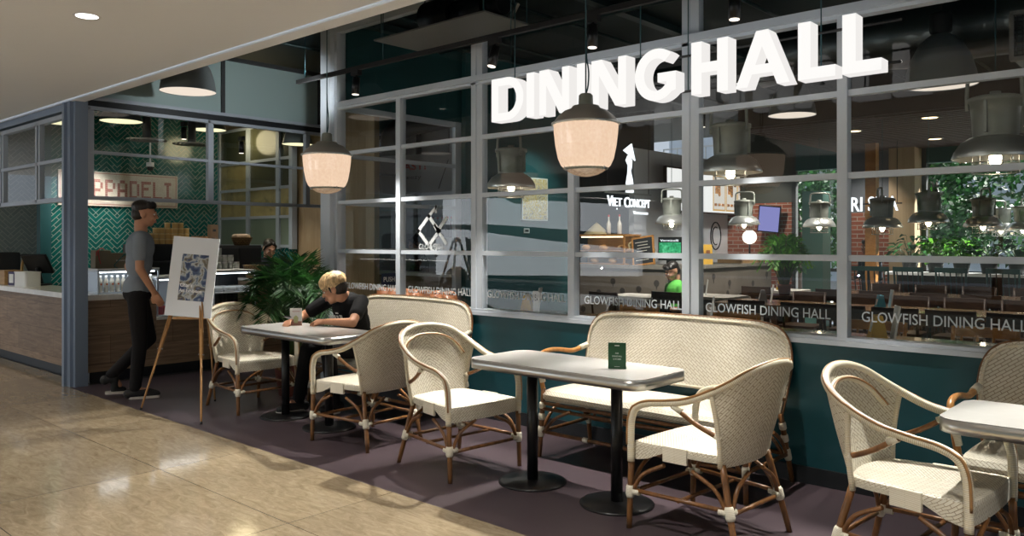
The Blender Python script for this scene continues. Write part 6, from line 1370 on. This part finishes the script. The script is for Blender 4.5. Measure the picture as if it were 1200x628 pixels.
mb = MB()
for k in range(4): bar(mb, -40, 36, 0, .15, 3 + k * 2.6, 3.2 + k * 2.6)
mb.build('ledge', M['darkgrey'], t)
struct(slab('ground_street', -34, 20, -20, -8.02, -.16, -.02, mat('asphalt', (.035, .035, .036), .9)), 'grey street surface outside the shopping hall')
# ------------------------------------------------------------ light
def spot(name, loc, aim, power, angle, col=(1, .9, .78), blend=.4, size=.03):
    l = bpy.data.lights.new(name, 'SPOT'); l.energy = power; l.spot_size = R_(angle); l.spot_blend = blend; l.color = col; l.shadow_soft_size = size
    o = bpy.data.objects.new(name, l); C.objects.link(o); o.location = loc
    o.rotation_euler = (Vector(aim) - Vector(loc)).to_track_quat('-Z', 'Y').to_euler(); return o
def point(name, loc, power, col=(1, .8, .6), size=.08):
    l = bpy.data.lights.new(name, 'POINT'); l.energy = power; l.color = col; l.shadow_soft_size = size
    o = bpy.data.objects.new(name, l); C.objects.link(o); o.location = loc; return o
def area(name, loc, aim, power, sx, sy, col=(1, 1, 1)):
    l = bpy.data.lights.new(name, 'AREA'); l.shape = 'RECTANGLE'; l.size = sx; l.size_y = sy; l.energy = power; l.color = col
    o = bpy.data.objects.new(name, l); C.objects.link(o); o.location = loc
    o.rotation_euler = (Vector(aim) - Vector(loc)).to_track_quat('-Z', 'Y').to_euler(); return o
WARM = (1, .86, .70)
NEU = (1, .94, .86)
for x, e in ((-6.2, 330), (-4.2, 520), (-2.2, 380), (-1.22, 480), (-.2, 480)): spot('hall_spot', (x, 4.9, 2.72), (x + .15, 3.05, 0), e * 1.05, 43, NEU, .35, .018)
for (x, y, z), aim, _ in spots: spot('track_spot', (x, y - .04, z - .26), (x, 4.55, 0), 230, 66, NEU, .5, .025)
for x, y in ((-5.29, 1.947), (-2.3, 1.947), (-8.3, 1.947), (-11.3, 1.947), (-.2, 1.947), (-3.6, -.9), (-6.6, -.9)): spot('downlight_beam', (x, y, 2.81), (x, y, 0), 225 if x > -8 else 75, 92, (1, .95, .88), .7, .06)
spot('fascia_fill', (-5.9, 4.2, 2.72), (-8.6, 4.7, 3.2), 120, 60, (.95, 1, 1), .8)  # extra light added to brighten the deli fascia, not one of the lamps
for x in (-4.5, -9.5): spot('ceiling_fill', (x, -3.6, .9), (x - .5, -.4, 2.84), 130, 120, (1, .96, .9), .8, .01)  # added fill that lifts the mall ceiling, no fixture modelled
# deli
for y in (4.07, 5.18): spot('deli_lamp', (-10, y, 2.86), (-10, y, 0), 30, 120, (1, .93, .65), .8, .2)
spot('deli_fill', (-9.0, 5.3, 2.8), (-9.3, 5.4, 1.2), 75, 80, (1, .94, .82), .7)  # added fill for the dark right part of the deli, no lamp there
spot('sign_wash', (-10.75, 4.15, 2.62), (-11.6, 4.2, 1.8), 95, 70, (1, .97, .9), .8, .05)
point('partition_glow', (-10.6, 6.0, 2.9), 10, (1, .85, .5), .2)
# dining hall
for x, y in ((-5.0, 9.2), (-2.5, 9.0), (0, 9), (-4.0, 12), (-1.0, 12)): spot('dining_spot', (x, y, 2.95), (x, y, 0), 210, 95, (1, .92, .82), .7)
spot('poster_wash', (-5.6, 7.6, 3.3), (-6.62, 7.75, 1.3), 110, 60, (.85, 1, .95), .6)
spot('counter_wash', (-5.2, 8.6, 2.9), (-6.6, 9.9, .8), 330, 75, (1, .95, .88), .7); spot('counter_wash', (-4.6, 11.2, 2.9), (-5.8, 11.6, .8), 260, 75, (1, .95, .88), .7); spot('board_wash', (-6.3, 13.2, 2.9), (-7.45, 13.6, 1.5), 60, 80, (1, 1, 1), .7)
spot('brick_fill', (-6.6, 13.4, 2.9), (-6.7, 14.6, 1.4), 90, 80, (1, .9, .8), .7); spot('brick_fill', (-4.8, 13.4, 2.9), (-4.75, 14.6, 1.2), 90, 80, (1, .9, .8), .7)  # both spots added to brighten the brick, without fixtures
spot('ledge_light', (-5.8, 5.7, 3.4), (-5.8, 5.2, .9), 260, 50, NEU, .7)
spot('desk_light', (-7.9, 6.9, 3.2), (-8.0, 7.9, 1.2), 120, 80, (.85, .92, 1), .7)
# daylight through the rear window and from the open mall behind the camera
w = bpy.data.worlds.new('world'); bpy.context.scene.world = w; w.use_nodes = True
bg = w.node_tree.nodes['Background']; bg.inputs[0].default_value = (.72, .80, .92, 1); bg.inputs[1].default_value = .75
l = bpy.data.lights.new('sun', 'SUN'); l.energy = 27; l.angle = .02; l.color = (1, .96, .9); o = bpy.data.objects.new('sun', l); C.objects.link(o); o.rotation_euler = Vector((-.45, -.65, -.60)).to_track_quat('-Z', 'Y').to_euler()

cam = bpy.data.cameras.new('camera'); co = bpy.data.objects.new('camera', cam); C.objects.link(co)
co.location = (0, 0, 1.45); co.rotation_euler = (R_(90), 0, R_(42)); cam.sensor_width = 36; cam.lens = 945 * 36 / 1200; cam.shift_y = -31.5 / 1200; cam.clip_start = .05
sc = bpy.context.scene; sc.camera = co
vs = sc.view_settings; vs.view_transform = 'Standard'; vs.look = 'None'; vs.gamma = 1; vs.use_curve_mapping = False; vs.exposure = 0
